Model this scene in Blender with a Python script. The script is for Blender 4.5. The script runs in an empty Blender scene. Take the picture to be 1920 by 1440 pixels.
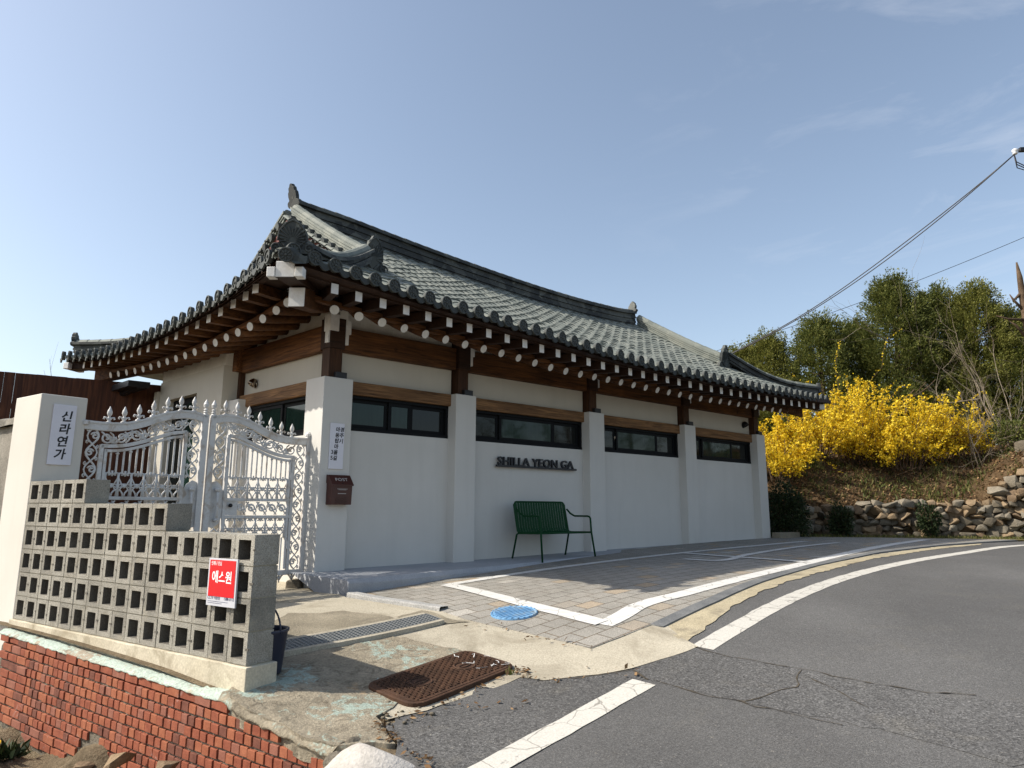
import bpy, bmesh, math, random
import numpy as np
from mathutils import Vector, Matrix
from mathutils.geometry import delaunay_2d_cdt

# ------------------------------------------------------------------ camera, sky, sun, exposure
SC = bpy.context.scene
COL = SC.collection
LIFT = 1.6            # everything is modelled relative to the eye; the whole place is lifted by this at the end
PITCH, ROLL, F = math.radians(10.378), math.radians(0.238), 1279.2
SUN_AZ, SUN_EL = math.radians(-97.0), math.radians(42.0)
cam = bpy.data.cameras.new('camera'); cam.sensor_width = 36; cam.lens = F * 36 / 1920
cam.clip_start = 0.05; cam.clip_end = 3000
cam_o = bpy.data.objects.new('camera', cam); COL.objects.link(cam_o)
fwd = np.array([0, math.cos(PITCH), math.sin(PITCH)]); up0 = np.array([0, -math.sin(PITCH), math.cos(PITCH)]); rt0 = np.array([1., 0, 0])
rt = rt0 * math.cos(ROLL) + up0 * math.sin(ROLL); up = -rt0 * math.sin(ROLL) + up0 * math.cos(ROLL)
cam_o.rotation_euler = Matrix((rt, up, -fwd)).transposed().to_euler()
SC.camera = cam_o

W = bpy.data.worlds.new('World'); SC.world = W; W.use_nodes = True
wn = W.node_tree.nodes; wl_ = W.node_tree.links
bg = wn['Background']; bg.inputs['Strength'].default_value = 0.15
sky = wn.new('ShaderNodeTexSky'); sky.sky_type = 'NISHITA'; sky.sun_disc = False
sky.sun_elevation = SUN_EL; sky.sun_rotation = SUN_AZ
sky.air_density = 1.0; sky.dust_density = 2.0; sky.ozone_density = 0.6; sky.altitude = 60
# faint wisps of cloud in the sky itself
tc = wn.new('ShaderNodeTexCoord'); mp = wn.new('ShaderNodeMapping'); mp.inputs['Scale'].default_value = (1.5, 1.5, 5)
cn = wn.new('ShaderNodeTexNoise'); cn.inputs['Scale'].default_value = 3.2; cn.inputs['Detail'].default_value = 9; cn.inputs['Roughness'].default_value = 0.62
cn.inputs['Distortion'].default_value = 0.5
cr = wn.new('ShaderNodeValToRGB'); cr.color_ramp.elements[0].position = 0.54; cr.color_ramp.elements[0].color = (0, 0, 0, 1)
cr.color_ramp.elements[1].position = 0.85; cr.color_ramp.elements[1].color = (.30, .30, .30, 1)
mx = wn.new('ShaderNodeMixRGB'); mx.inputs[2].default_value = (5.2, 5.3, 5.6, 1)
wl_.new(tc.outputs['Generated'], mp.inputs[0]); wl_.new(mp.outputs[0], cn.inputs['Vector'])
sx_ = wn.new('ShaderNodeSeparateXYZ'); mr = wn.new('ShaderNodeMapRange'); mr.inputs['From Min'].default_value = .10; mr.inputs['From Max'].default_value = .55; mm_ = wn.new('ShaderNodeMath'); mm_.operation = 'MULTIPLY'
wl_.new(tc.outputs['Generated'], sx_.inputs[0]); wl_.new(sx_.outputs['X'], mr.inputs['Value']); wl_.new(cr.outputs[0], mm_.inputs[0]); wl_.new(mr.outputs[0], mm_.inputs[1])
wl_.new(cn.outputs['Fac'], cr.inputs[0]); wl_.new(mm_.outputs[0], mx.inputs[0])
hs = wn.new('ShaderNodeHueSaturation'); hs.inputs['Hue'].default_value = .496; hs.inputs['Saturation'].default_value = .84; wl_.new(sky.outputs[0], hs.inputs['Color']); wl_.new(hs.outputs[0], mx.inputs[1]); wl_.new(mx.outputs[0], bg.inputs['Color'])

sl = bpy.data.lights.new('sun', 'SUN'); sl.energy = 4.6; sl.angle = math.radians(0.53); sl.color = (1, .93, .82)
so = bpy.data.objects.new('sun', sl); COL.objects.link(so)
sdir = Vector((math.sin(SUN_AZ) * math.cos(SUN_EL), math.cos(SUN_AZ) * math.cos(SUN_EL), math.sin(SUN_EL)))
so.rotation_euler = sdir.to_track_quat('Z', 'Y').to_euler(); so.location = sdir * 60
SC.view_settings.view_transform = 'Standard'; SC.view_settings.look = 'None'; SC.view_settings.gamma = 1
SC.view_settings.exposure = 0.42
SC.view_settings.use_curve_mapping = False

rnd = random.Random(7); nr = np.random.default_rng(11)
PI = math.pi
A = lambda *a: np.array(a, float)

# ------------------------------------------------------------------ survey: eye rays, house frame, ground height
def ray(px, py): return fwd + rt * (px - 960) / F - up * (py - 720) / F
AZ1, AZ2 = math.radians(49.85), math.radians(47.726)
EX = A(math.sin(AZ1), math.cos(AZ1), 0); EY = A(-math.sin(AZ2), math.cos(AZ2), 0); EZ = A(0, 0, 1)
NF = A(EX[1], -EX[0], 0)               # outward normal of the long front wall
NS = A(-EY[1], EY[0], 0)               # outward normal of the short side wall
OH = A(-2.238, 8.0, 0)
def H(u, v, z): return OH + u * EX + v * EY + z * EZ
def hit(px, py, p, n):
    d = ray(px, py); return d * (np.dot(p, n) / np.dot(d, n))
GP = A((-2.24,8,-.91),(-1.6,4.4,-1.09),(-4.3,6.2,-.98),(-.34,4.64,-1.15),(.08,5.05,-1.08),(.55,5.2,-1.0),(1.3,6.5,-.8),(-1.67,7.23,-.88),(1.27,10.34,-.69),(5.33,14.4,-.58),(.82,4.6,-1.08),(.01,3.6,-1.22),(-.94,3.85,-1.23),(-1.42,4.16,-1.18),(9.6,13.1,-.6),(3,3,-1.15),(5,6,-.85),(0,0,-1.6),(3,0,-1.5),(8,4,-1.0),(12,8,-.75),(12,14,-.6),(8,15,-.58),(-6,11,-.9),(-4,10,-.9),(20,10,-.6),(0,20,-.6),(10,22,-.6),(-10,15,-.9),(0,-6,-2.2),(10,-6,-1.9),(-3,1,-1.7))
def _K(r2): return np.where(r2 > 1e-12, .5 * r2 * np.log(np.maximum(r2, 1e-12)), 0)
_N = len(GP); _d2 = ((GP[:, None, :2] - GP[None, :, :2]) ** 2).sum(-1)
_M = np.zeros((_N + 3, _N + 3)); _M[:_N, :_N] = _K(_d2) + np.eye(_N) * .3
_M[:_N, _N:] = np.c_[np.ones(_N), GP[:, :2]]; _M[_N:, :_N] = _M[:_N, _N:].T
_C = np.linalg.solve(_M, np.r_[GP[:, 2], 0, 0, 0])
def gz(x, y):
    z = float(_K((GP[:, 0] - x) ** 2 + (GP[:, 1] - y) ** 2) @ _C[:_N] + _C[_N] + _C[_N + 1] * x + _C[_N + 2] * y)
    d = math.hypot(x - 2, y - 7); w = min(1, max(0, (d - 14) / 16)); w = w * w * (3 - 2 * w)
    return max(-2.6, min(-.5, z)) * (1 - w) + (-.7) * w
def pg(px, py, it=70):
    z = -.85; d = ray(px, py)
    for _ in range(it):
        q = d * (z / d[2]); z = .6 * z + .4 * gz(q[0], q[1])
    q = d * (z / d[2]); return q
def pxy(*pts): return [tuple(pg(*p)[:2]) for p in pts]
def table(xs, ys):
    xs = np.array(xs, float); ys = np.array(ys, float); m = np.gradient(ys, xs)
    def f(x):
        i = int(np.clip(np.searchsorted(xs, x) - 1, 0, len(xs) - 2)); h = xs[i+1] - xs[i]; t = (x - xs[i]) / h
        if t < 0: return ys[0] + m[0] * (x - xs[0])
        if t > 1: return ys[-1] + m[-1] * (x - xs[-1])
        return (2*t**3-3*t*t+1)*ys[i] + (t**3-2*t*t+t)*h*m[i] + (-2*t**3+3*t*t)*ys[i+1] + (t**3-t*t)*h*m[i+1]
    return f

# ------------------------------------------------------------------ objects
ORG = {}
def tag(o, label=None, cat=None, group=None, kind=None):
    if label: o['label'] = label
    if cat: o['category'] = cat
    if group: o['group'] = group
    if kind or label: o['kind'] = kind or 'thing'
    return o
def thing(name, label, cat, loc, group=None):
    o = bpy.data.objects.new(name, None); COL.objects.link(o); o.location = Vector(loc); o.empty_display_size = .2
    ORG[o] = np.array(loc, float); return tag(o, label, cat, group)
def link(name, me, parent=None, origin=None):
    o = bpy.data.objects.new(name, me); COL.objects.link(o)
    if parent is not None: o.parent = parent; ORG[o] = ORG[parent]
    else:
        ORG[o] = np.zeros(3) if origin is None else np.array(origin, float); o.location = Vector(ORG[o])
    return o
class MB:
    def __init__(s): s.v = []; s.f = []; s.m = []
    def add(s, vs, fs, m=0):
        b = len(s.v); s.v.extend([tuple(map(float, p)) for p in vs])
        for f in fs: s.f.append(tuple(b + i for i in f)); s.m.append(m)
    def hexa(s, p, m=0):   # 4 bottom (ccw from above), 4 top
        s.add(p, [(3,2,1,0),(4,5,6,7),(0,1,5,4),(1,2,6,5),(2,3,7,6),(3,0,4,7)], m)
    def box(s, c, a, b, d, m=0):   # centre and three half vectors
        c = np.array(c); s.hexa([c-a-b-d, c+a-b-d, c+a+b-d, c-a+b-d, c-a-b+d, c+a-b+d, c+a+b+d, c-a+b+d], m)
    def ub(s, u0, u1, v0, v1, z0, z1, m=0):   # box in the house frame
        s.hexa([H(u0,v0,z0),H(u1,v0,z0),H(u1,v1,z0),H(u0,v1,z0),H(u0,v0,z1),H(u1,v0,z1),H(u1,v1,z1),H(u0,v1,z1)], m)
    def wb(s, x0, x1, y0, y1, z0, z1, m=0):
        s.hexa([A(x0,y0,z0),A(x1,y0,z0),A(x1,y1,z0),A(x0,y1,z0),A(x0,y0,z1),A(x1,y0,z1),A(x1,y1,z1),A(x0,y1,z1)], m)
    def prism(s, poly, off, m=0, mcap=None):
        n = len(poly); p = [np.array(q) for q in poly]; q = [a + off for a in p]
        s.add(p + q, [tuple(range(n))[::-1]], m if mcap is None else mcap)
        b = len(s.v) - 2 * n
        s.f.append(tuple(b + n + i for i in range(n))); s.m.append(m if mcap is None else mcap)
        for i in range(n):
            j = (i + 1) % n; s.f.append((b + i, b + j, b + n + j, b + n + i)); s.m.append(m)
    def tube(s, path, r, n=8, m=0, cap=True, mcap=None, ref=None, sq=1.0):
        path = [np.array(p, float) for p in path]; k = len(path)
        rs = r if hasattr(r, '__len__') else [r] * k
        t = [path[min(i+1,k-1)] - path[max(i-1,0)] for i in range(k)]; t = [x / (np.linalg.norm(x) + 1e-12) for x in t]
        a = ref if ref is not None else (EZ if abs(t[0][2]) < .9 else A(1, 0, 0))
        x = np.cross(t[0], a); x /= np.linalg.norm(x); vs = []
        for i in range(k):
            x = x - t[i] * np.dot(x, t[i]); x /= np.linalg.norm(x); y = np.cross(t[i], x)
            for j in range(n):
                c = 2 * PI * (j + .5) / n; vs.append(path[i] + rs[i] * (math.cos(c) * x + sq * math.sin(c) * y))
        fs = [(i*n+j, i*n+(j+1)%n, (i+1)*n+(j+1)%n, (i+1)*n+j) for i in range(k-1) for j in range(n)]
        s.add(vs, fs, m)
        if cap:
            b = len(s.v) - k * n; mc = m if mcap is None else mcap
            s.f.append(tuple(b + j for j in range(n))[::-1]); s.m.append(mc)
            s.f.append(tuple(b + (k-1)*n + j for j in range(n))); s.m.append(m)
    def lathe(s, o, prof, n=12, ax=None, m=0):
        ax = EZ if ax is None else np.array(ax) / np.linalg.norm(ax); o = np.array(o)
        x = np.cross(ax, A(.3, .9, .1) if abs(ax[2]) > .9 else EZ); x /= np.linalg.norm(x); y = np.cross(ax, x)
        vs = [o + ax * h + r * (math.cos(2*PI*j/n) * x + math.sin(2*PI*j/n) * y) for h, r in prof for j in range(n)]
        k = len(prof)
        fs = [(i*n+j, i*n+(j+1)%n, (i+1)*n+(j+1)%n, (i+1)*n+j) for i in range(k-1) for j in range(n)]
        fs += [tuple(range(n))[::-1], tuple((k-1)*n + j for j in range(n))]
        s.add(vs, fs, m)
    def grid(s, P, m=0, flip=False):   # P[i][j]
        a, b = len(P), len(P[0]); vs = [q for row in P for q in row]
        fs = [((i*b+j, i*b+j+1, (i+1)*b+j+1, (i+1)*b+j) if flip else (i*b+j, (i+1)*b+j, (i+1)*b+j+1, i*b+j+1)) for i in range(a-1) for j in range(b-1)]
        s.add(vs, fs, m)
    def mesh(s, name, mats, org, smooth=False):
        me = bpy.data.meshes.new(name)
        v = np.array(s.v) - org
        me.from_pydata([tuple(p) for p in v], [], s.f)
        for mm in (mats if isinstance(mats, (list, tuple)) else [mats]): me.materials.append(mm)
        me.polygons.foreach_set('material_index', s.m)
        if smooth: me.polygons.foreach_set('use_smooth', [True] * len(s.f))
        me.update(); return me
    def build(s, name, mats, parent=None, origin=None, smooth=False, bevel=0, fix=True):
        org = ORG[parent] if parent is not None else (np.zeros(3) if origin is None else np.array(origin, float))
        me = s.mesh(name, mats, org, smooth)
        if fix:
            bm = bmesh.new(); bm.from_mesh(me); bmesh.ops.recalc_face_normals(bm, faces=bm.faces); bm.to_mesh(me); bm.free()
        o = link(name, me, parent, origin)
        if bevel:
            b = o.modifiers.new('bevel', 'BEVEL'); b.width = bevel; b.segments = 2; b.limit_method = 'ANGLE'; b.angle_limit = math.radians(40)
        if smooth == 'auto':
            me.polygons.foreach_set('use_smooth', [True] * len(me.polygons))
        return o
def quads_object(name, V, nper, mat, parent=None, origin=None, mats=None, midx=None, smooth=False):
    # V: (n, nper, 3) array of separate small faces
    org = ORG[parent] if parent is not None else (np.zeros(3) if origin is None else np.array(origin, float))
    V = np.asarray(V) - org; n = len(V); me = bpy.data.meshes.new(name)
    me.vertices.add(n * nper); me.vertices.foreach_set('co', V.reshape(-1))
    me.loops.add(n * nper); me.loops.foreach_set('vertex_index', np.arange(n * nper, dtype=np.int32))
    me.polygons.add(n); me.polygons.foreach_set('loop_start', np.arange(0, n * nper, nper, dtype=np.int32))
    me.polygons.foreach_set('loop_total', np.full(n, nper, dtype=np.int32))
    for mm in (mats or [mat]): me.materials.append(mm)
    if midx is not None: me.polygons.foreach_set('material_index', np.asarray(midx, dtype=np.int32))
    me.update(calc_edges=True); me.validate()
    return link(name, me, parent, origin)

# ------------------------------------------------------------------ materials
def lin(r, g, b): return tuple(((c/255)/12.92 if c/255 <= .04045 else ((c/255+.055)/1.055)**2.4) for c in (r, g, b)) + (1,)
class MT:
    def __init__(s, name, rough=.8, spec=.3, metal=0):
        s.m = bpy.data.materials.new(name); s.m.use_nodes = True; s.t = s.m.node_tree; s.n = s.t.nodes
        s.p = s.n['Principled BSDF']; s.p.inputs['Roughness'].default_value = rough; s.p.inputs['Specular IOR Level'].default_value = spec
        s.p.inputs['Metallic'].default_value = metal; s.tc = s.n.new('ShaderNodeTexCoord'); s.hs = None
    def L(s, a, b): s.t.links.new(a, b)
    def map(s, scale=(1,1,1), rot=(0,0,0), src='Object'):
        m = s.n.new('ShaderNodeMapping'); m.inputs['Scale'].default_value = scale; m.inputs['Rotation'].default_value = rot
        s.L(s.tc.outputs[src], m.inputs[0]); return m.outputs[0]
    def noise(s, scale, detail=4, rough=.55, vec=None, dist=0):
        n = s.n.new('ShaderNodeTexNoise'); n.inputs['Scale'].default_value = scale; n.inputs['Detail'].default_value = detail
        n.inputs['Roughness'].default_value = rough; n.inputs['Distortion'].default_value = dist
        s.L(vec if vec is not None else s.tc.outputs['Object'], n.inputs['Vector']); return n.outputs['Fac']
    def vor(s, scale, vec=None, out='Distance', feat='F1'):
        n = s.n.new('ShaderNodeTexVoronoi'); n.inputs['Scale'].default_value = scale; n.feature = feat
        s.L(vec if vec is not None else s.tc.outputs['Object'], n.inputs['Vector']); return n.outputs[out]
    def ramp(s, fac, stops):
        r = s.n.new('ShaderNodeValToRGB'); e = r.color_ramp.elements
        while len(e) < len(stops): e.new(.5)
        for el, (p, c) in zip(e, stops): el.position = p; el.color = c if len(c) == 4 else tuple(c) + (1,)
        s.L(fac, r.inputs[0]); return r.outputs[0]
    def mix(s, fac, a, b, mode='MIX'):
        m = s.n.new('ShaderNodeMixRGB'); m.blend_type = mode
        for i, x in enumerate((fac, a, b)):
            if isinstance(x, (int, float)): m.inputs[i].default_value = x
            elif isinstance(x, tuple): m.inputs[i].default_value = x
            else: s.L(x, m.inputs[i])
        return m.outputs[0]
    def math(s, op, a, b=0.):
        m = s.n.new('ShaderNodeMath'); m.operation = op
        for i, x in enumerate((a, b)):
            if isinstance(x, (int, float)): m.inputs[i].default_value = x
            else: s.L(x, m.inputs[i])
        return m.outputs[0]
    def col(s, c):
        if isinstance(c, tuple): s.p.inputs['Base Color'].default_value = c
        else: s.L(c, s.p.inputs['Base Color'])
        return s
    def bump(s, h, strength=.3, dist=.01):
        b = s.n.new('ShaderNodeBump'); b.inputs['Strength'].default_value = strength; b.inputs['Distance'].default_value = dist
        s.L(h, b.inputs['Height']); 
        if s.hs is not None: s.L(s.hs, b.inputs['Normal'])
        s.hs = b.outputs[0]; s.L(s.hs, s.p.inputs['Normal']); return s
G = lambda v: (v, v, v, 1)
def speck(name, c1, c2, scale=6, fine=120, rough=.85, bs=.3, bd=.004, fmix=.35, spec=.25, stain=None, sscale=1.2):
    t = MT(name, rough, spec); base = t.ramp(t.noise(scale, 6, .62), [(.3, c1), (.7, c2)])
    f = t.noise(fine, 3, .6); base = t.mix(fmix, base, t.ramp(f, [(.3, G(.25)), (.7, G(.9))]), 'OVERLAY')
    if stain: base = t.mix(t.ramp(t.noise(sscale, 7, .68, dist=.6), [(.52, G(0)), (.66, G(.75))]), base, stain)
    t.col(base).bump(f, bs, bd); return t.m
def plain(name, c, rough=.5, spec=.4, metal=0):
    t = MT(name, rough, spec, metal); n = t.noise(9, 4, .6)
    t.col(t.mix(t.ramp(n, [(.35, G(0)), (.75, G(.35))]), c, tuple(x * .78 for x in c[:3]) + (1,))); return t.m
def wood(name, c1, c2, axis, rough=.65, knots=True, sc=1.0):
    # grain runs along the world-horizontal direction of `axis`
    t = MT(name, rough, .25); ang = math.atan2(axis[1], axis[0])
    if abs(axis[2]) > .9: v = t.map((22*sc, 22*sc, 1.2*sc))
    else:
        r = t.map((1, 1, 1), (0, 0, -ang)); m = t.n.new('ShaderNodeMapping'); m.inputs['Scale'].default_value = (1.0*sc, 20*sc, 20*sc); t.L(r, m.inputs[0]); v = m.outputs[0]
    n = t.noise(1.6, 7, .65, v, 1.2); g = t.ramp(n, [(.32, c1), (.48, tuple(.55*a+.45*b for a, b in zip(c1, c2))), (.66, c2)])
    big = t.noise(1.3, 3, .5); g = t.mix(t.ramp(big, [(.35, G(.0)), (.7, G(.55))]), g, c1)
    if knots:
        k = t.vor(2.2, v if abs(axis[2]) > .9 else None); g = t.mix(t.ramp(k, [(.03, G(.8)), (.1, G(0))]), g, (c1[0]*.35, c1[1]*.35, c1[2]*.35, 1))
    t.col(g).bump(n, .35, .006); return t.m

def plaster(name, c, d):
    t = MT(name, .88, .2); b = t.ramp(t.noise(.9, 6, .6), [(.3, c), (.75, d)])
    streak = t.noise(1.5, 5, .6, t.map((3.5, 3.5, .35))); b = t.mix(t.ramp(streak, [(.5, G(0)), (.8, G(.25))]), b, tuple(x*.8 for x in c[:3]) + (1,))
    n = t.noise(95, 4, .6); m = t.noise(14, 3, .5)
    t.col(b).bump(n, .22, .004).bump(m, .12, .01); return t.m
M = {}
M['white_plaster'] = plaster('white_plaster', (.57, .555, .515, 1), (.63, .612, .572, 1))
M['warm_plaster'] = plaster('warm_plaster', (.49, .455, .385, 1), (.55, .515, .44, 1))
M['pillar_plaster'] = plaster('pillar_plaster', (.58, .55, .49, 1), (.65, .62, .56, 1))
M['beam_front'] = wood('beam_wood_front', (.022, .009, .004, 1), (.21, .085, .026, 1), EX)
M['beam_side'] = wood('beam_wood_side', (.028, .011, .005, 1), (.23, .092, .029, 1), EY)
M['lintel_front'] = wood('lintel_wood_front', (.06, .028, .011, 1), (.36, .19, .08, 1), EX)
M['lintel_side'] = wood('lintel_wood_side', (.07, .032, .013, 1), (.40, .215, .09, 1), EY)
M['post'] = wood('post_wood', (.028, .012, .006, 1), (.10, .043, .018, 1), EZ, knots=False)
M['rafter'] = wood('rafter_wood', (.026, .011, .005, 1), (.15, .062, .021, 1), EY, sc=.8)
M['rafter_side'] = wood('rafter_wood_side', (.03, .012, .005, 1), (.17, .072, .024, 1), EX, sc=.8)
M['dark_wood'] = wood('dark_eave_wood', (.016, .008, .005, 1), (.06, .027, .013, 1), EX, knots=False)
M['white_paint'] = speck('white_end_paint', (.62, .61, .58, 1), (.80, .79, .76, 1), 12, 90, .6, .2, .003, .12)
M['eave_plaster'] = speck('eave_plaster', (.55, .52, .45, 1), (.70, .67, .60, 1), 4, 60, .9, .2, .004, .15)
M['black'] = plain('black_block', (.012, .012, .014, 1), .45)
def tile_mat(name, c1, c2, c3):
    t = MT(name, .72, .35); ang = -math.atan2(EX[1], EX[0])
    v = t.map((1, 1, 1), (0, 0, ang)); cell = t.vor(5.2, v, 'Color')
    sep = t.n.new('ShaderNodeSeparateColor'); t.L(cell, sep.inputs[0])
    b = t.ramp(sep.outputs[0], [(.1, c1), (.5, c2), (.9, c3)])
    n = t.noise(2.2, 7, .66); b = t.mix(t.ramp(n, [(.45, G(0)), (.72, G(.6))]), b, c1)
    ln = t.noise(9, 6, .7); b = t.mix(t.ramp(ln, [(.60, G(0)), (.72, G(.45))]), b, (.36, .37, .31, 1))
    f = t.noise(140, 3, .6); b = t.mix(.25, b, t.ramp(f, [(.3, G(.3)), (.7, G(.8))]), 'OVERLAY')
    t.col(b).bump(f, .25, .003); return t.m
M['tile'] = tile_mat('roof_tile', (.135, .15, .132, 1), (.17, .185, .162, 1), (.212, .222, .19, 1))
M['tile_dark'] = tile_mat('ridge_tile_shaded', (.03, .033, .033, 1), (.05, .054, .051, 1), (.10, .105, .095, 1))  # darker copy of the roof tile; the ridge's shaded face is put into the colour
M['tile_end'] = tile_mat('end_tile', (.026, .031, .031, 1), (.045, .051, .05, 1), (.085, .093, .086, 1))
M['gable'] = plain('gable_board', (.12, .022, .016, 1), .6)
M['frame'] = plain('black_window_frame', (.007, .0078, .009, 1), .6, .12)
def glass(name, c, c2):
    t = MT(name, .04, .28); v = t.map((9, 9, .6)); n = t.noise(3, 3, .5, v); t.col(t.ramp(n, [(.3, c), (.7, c2)])); 
    t.bump(t.noise(2.2, 2), .05, .02); return t.m
M['glass'] = glass('green_glass', (.006, .019, .015, 1), (.012, .030, .024, 1))
M['glass_dark'] = glass('dark_glass', (.004, .006, .006, 1), (.008, .010, .010, 1))
M['gate'] = speck('white_gate_paint', (.53, .52, .50, 1), (.63, .62, .60, 1), 5, 60, .5, .15, .002, .15, .35, stain=(.38, .30, .22, 1), sscale=7)
M['plaque'] = plain('plaque_white', (.70, .69, .74, 1), .4, .4)
M['ink'] = plain('black_ink', (.01, .01, .012, 1), .5)
M['chrome'] = plain('bronze_lamp', (.30, .25, .20, 1), .15, .5, 1)
M['post_brown'] = plain('mailbox_brown', (.062, .020, .014, 1), .42, .45)
M['silver_ink'] = plain('silver_lettering', (.45, .42, .40, 1), .45)
M['bench'] = plain('bench_green', (.006, .048, .015, 1), .55, .16)
M['sign_black'] = plain('sign_letter_black', (.018, .019, .024, 1), .45)
M['bucket'] = plain('navy_plastic', (.018, .022, .045, 1), .4, .45)
M['wire'] = plain('black_cable', (.02, .02, .025, 1), .5)
M['porcelain'] = plain('porcelain', (.7, .7, .7, 1), .2, .5)
M['block'] = speck('concrete_block', (.215, .202, .17, 1), (.32, .305, .262, 1), 3.0, 130, .95, .8, .008, .6)
M['block2'] = speck('concrete_block_light', (.245, .23, .195, 1), (.355, .338, .29, 1), 3.0, 130, .95, .8, .008, .6, stain=(.20, .18, .14, 1), sscale=5)
M['block3'] = speck('concrete_block_dark', (.185, .174, .147, 1), (.285, .27, .232, 1), 3.0, 130, .95, .8, .008, .6, stain=(.36, .33, .26, 1), sscale=6)
M['block_dark'] = speck('block_inside', (.10, .09, .075, 1), (.16, .147, .125, 1), 4.0, 110, .95, .7, .008, .5)  # darker copy of the block; shade inside the holes is put into the colour
M['joint'] = speck('block_mortar', (.30, .27, .20, 1), (.40, .365, .285, 1), 6, 90, .95, .5, .006, .3)
M['base_concrete'] = speck('base_concrete', (.40, .355, .26, 1), (.55, .50, .39, 1), 2.2, 70, .9, .3, .005, .25, stain=(.26, .22, .15, 1), sscale=2.6)
M['mortar'] = speck('grey_mortar', (.09, .078, .06, 1), (.20, .175, .135, 1), 12, 80, .95, .9, .012, .45)
def brick_mat(name, c1, c2):
    t = MT(name, .85, .25); b = t.ramp(t.noise(14, 5, .6), [(.3, c1), (.7, c2)])
    w = t.noise(3.4, 8, .72, dist=.5); b = t.mix(t.ramp(w, [(.62, G(0)), (.70, G(.6))]), b, (.46, .36, .33, 1))
    f = t.noise(150, 3); b = t.mix(.3, b, t.ramp(f, [(.3, G(.3)), (.7, G(.75))]), 'OVERLAY'); t.col(b).bump(f, .4, .004); return t.m
M['bricks'] = [brick_mat('red_brick', (.19, .054, .030, 1), (.30, .095, .052, 1)), brick_mat('orange_brick', (.24, .074, .037, 1), (.345, .125, .066, 1)),
               brick_mat('dark_brick', (.115, .042, .028, 1), (.20, .078, .052, 1)), brick_mat('pale_brick', (.20, .075, .05, 1), (.29, .12, .08, 1))]
def mint(name, g1, g2, thr=.5, tint=(.36, .52, .46, 1)):
    t = MT(name, .92, .2); b = t.ramp(t.noise(3.5, 7, .66), [(.3, g1), (.7, g2)])
    b = t.mix(t.ramp(t.noise(7, 8, .72, dist=1.0), [(.48, G(0)), (.68, G(.85))]), b, (.075, .062, .045, 1))
    big = t.noise(1.7, 4, .6); p = t.noise(11, 10, .78, dist=1.0); k = t.math('ADD', t.math('MULTIPLY', big, .45), t.math('MULTIPLY', p, .55))
    b = t.mix(t.ramp(k, [(thr, G(0)), (thr + .035, G(.85))]), b, tint)
    o = t.noise(2.7, 6, .7); b = t.mix(t.ramp(o, [(.62, G(0)), (.70, G(.5))]), b, (.42, .27, .13, 1))
    f = t.noise(60, 5, .65); b = t.mix(.45, b, t.ramp(f, [(.3, G(.25)), (.7, G(.85))]), 'OVERLAY'); t.col(b).bump(f, .9, .012); return t.m
M['mint_old'] = mint('mint_painted_concrete', (.20, .175, .13, 1), (.33, .285, .21, 1), .555, (.31, .385, .335, 1))
M['mint_cap'] = mint('mint_painted_cap', (.30, .25, .19, 1), (.42, .36, .28, 1), .43, (.42, .51, .45, 1))
M['apron'] = speck('beige_concrete', (.32, .287, .222, 1), (.42, .382, .30, 1), 1.6, 85, .92, .5, .007, .4, stain=(.235, .205, .15, 1), sscale=1.5)
M['apron_rough'] = speck('rough_grey_concrete', (.18, .157, .115, 1), (.29, .255, .19, 1), 3, 90, .95, .9, .010, .55, stain=(.17, .15, .115, 1), sscale=2.2)
M['kerb'] = speck('kerb_stone', (.10, .105, .108, 1), (.17, .172, .17, 1), 4, 110, .9, .5, .005, .5)
M['kerb_light'] = speck('pale_kerb_stone', (.27, .27, .26, 1), (.38, .375, .36, 1), 5, 80, .9, .7, .008, .5)
M['gutter_strip'] = speck('worn_kerbside_concrete', (.30, .255, .17, 1), (.42, .365, .25, 1), 2, 90, .95, .6, .007, .45, stain=(.15, .13, .10, 1), sscale=2.0)
M['plinth'] = speck('grey_plinth_paint', (.30, .315, .335, 1), (.38, .39, .41, 1), 3, 70, .75, .3, .004, .2)
def asphalt(name, a, b, vs=210, contrast=.6, stain=.25):
    t = MT(name, .9, .3); base = t.ramp(t.noise(.55, 6, .6), [(.3, (a, a*.98, a*.95, 1)), (.7, (b, b*.98, b*.945, 1))])
    base = t.mix(.55, base, t.ramp(t.noise(.28, 5, .62, t.map((1.6, .5, 1), (0, 0, -.75)), .6), [(.3, G(.36)), (.7, G(.62))]), 'OVERLAY')
    base = t.mix(t.ramp(t.noise(38, 3, .6), [(.66, G(0)), (.72, G(.5))]), base, (.24, .22, .185, 1))
    base = t.mix(t.ramp(t.noise(2.8, 8, .7, dist=.4), [(.55, G(0)), (.75, G(stain))]), base, (.16, .145, .115, 1))
    v = t.vor(vs); c = t.vor(vs, out='Color'); sep = t.n.new('ShaderNodeSeparateColor'); t.L(c, sep.inputs[0])
    base = t.mix(contrast, base, t.ramp(sep.outputs[0], [(.0, G(.16)), (.55, G(.5)), (.85, G(.62)), (1, G(1.0))]), 'OVERLAY')
    f = t.noise(75, 3, .7); base = t.mix(.3, base, t.ramp(f, [(.3, G(.3)), (.7, G(.72))]), 'OVERLAY')
    t.col(base).bump(v, .5, .004).bump(f, .35, .006); return t.m
M['asphalt'] = asphalt('asphalt', .086, .120)
M['asphalt_old'] = asphalt('old_asphalt', .078, .112, 120, .8, .35)
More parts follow.
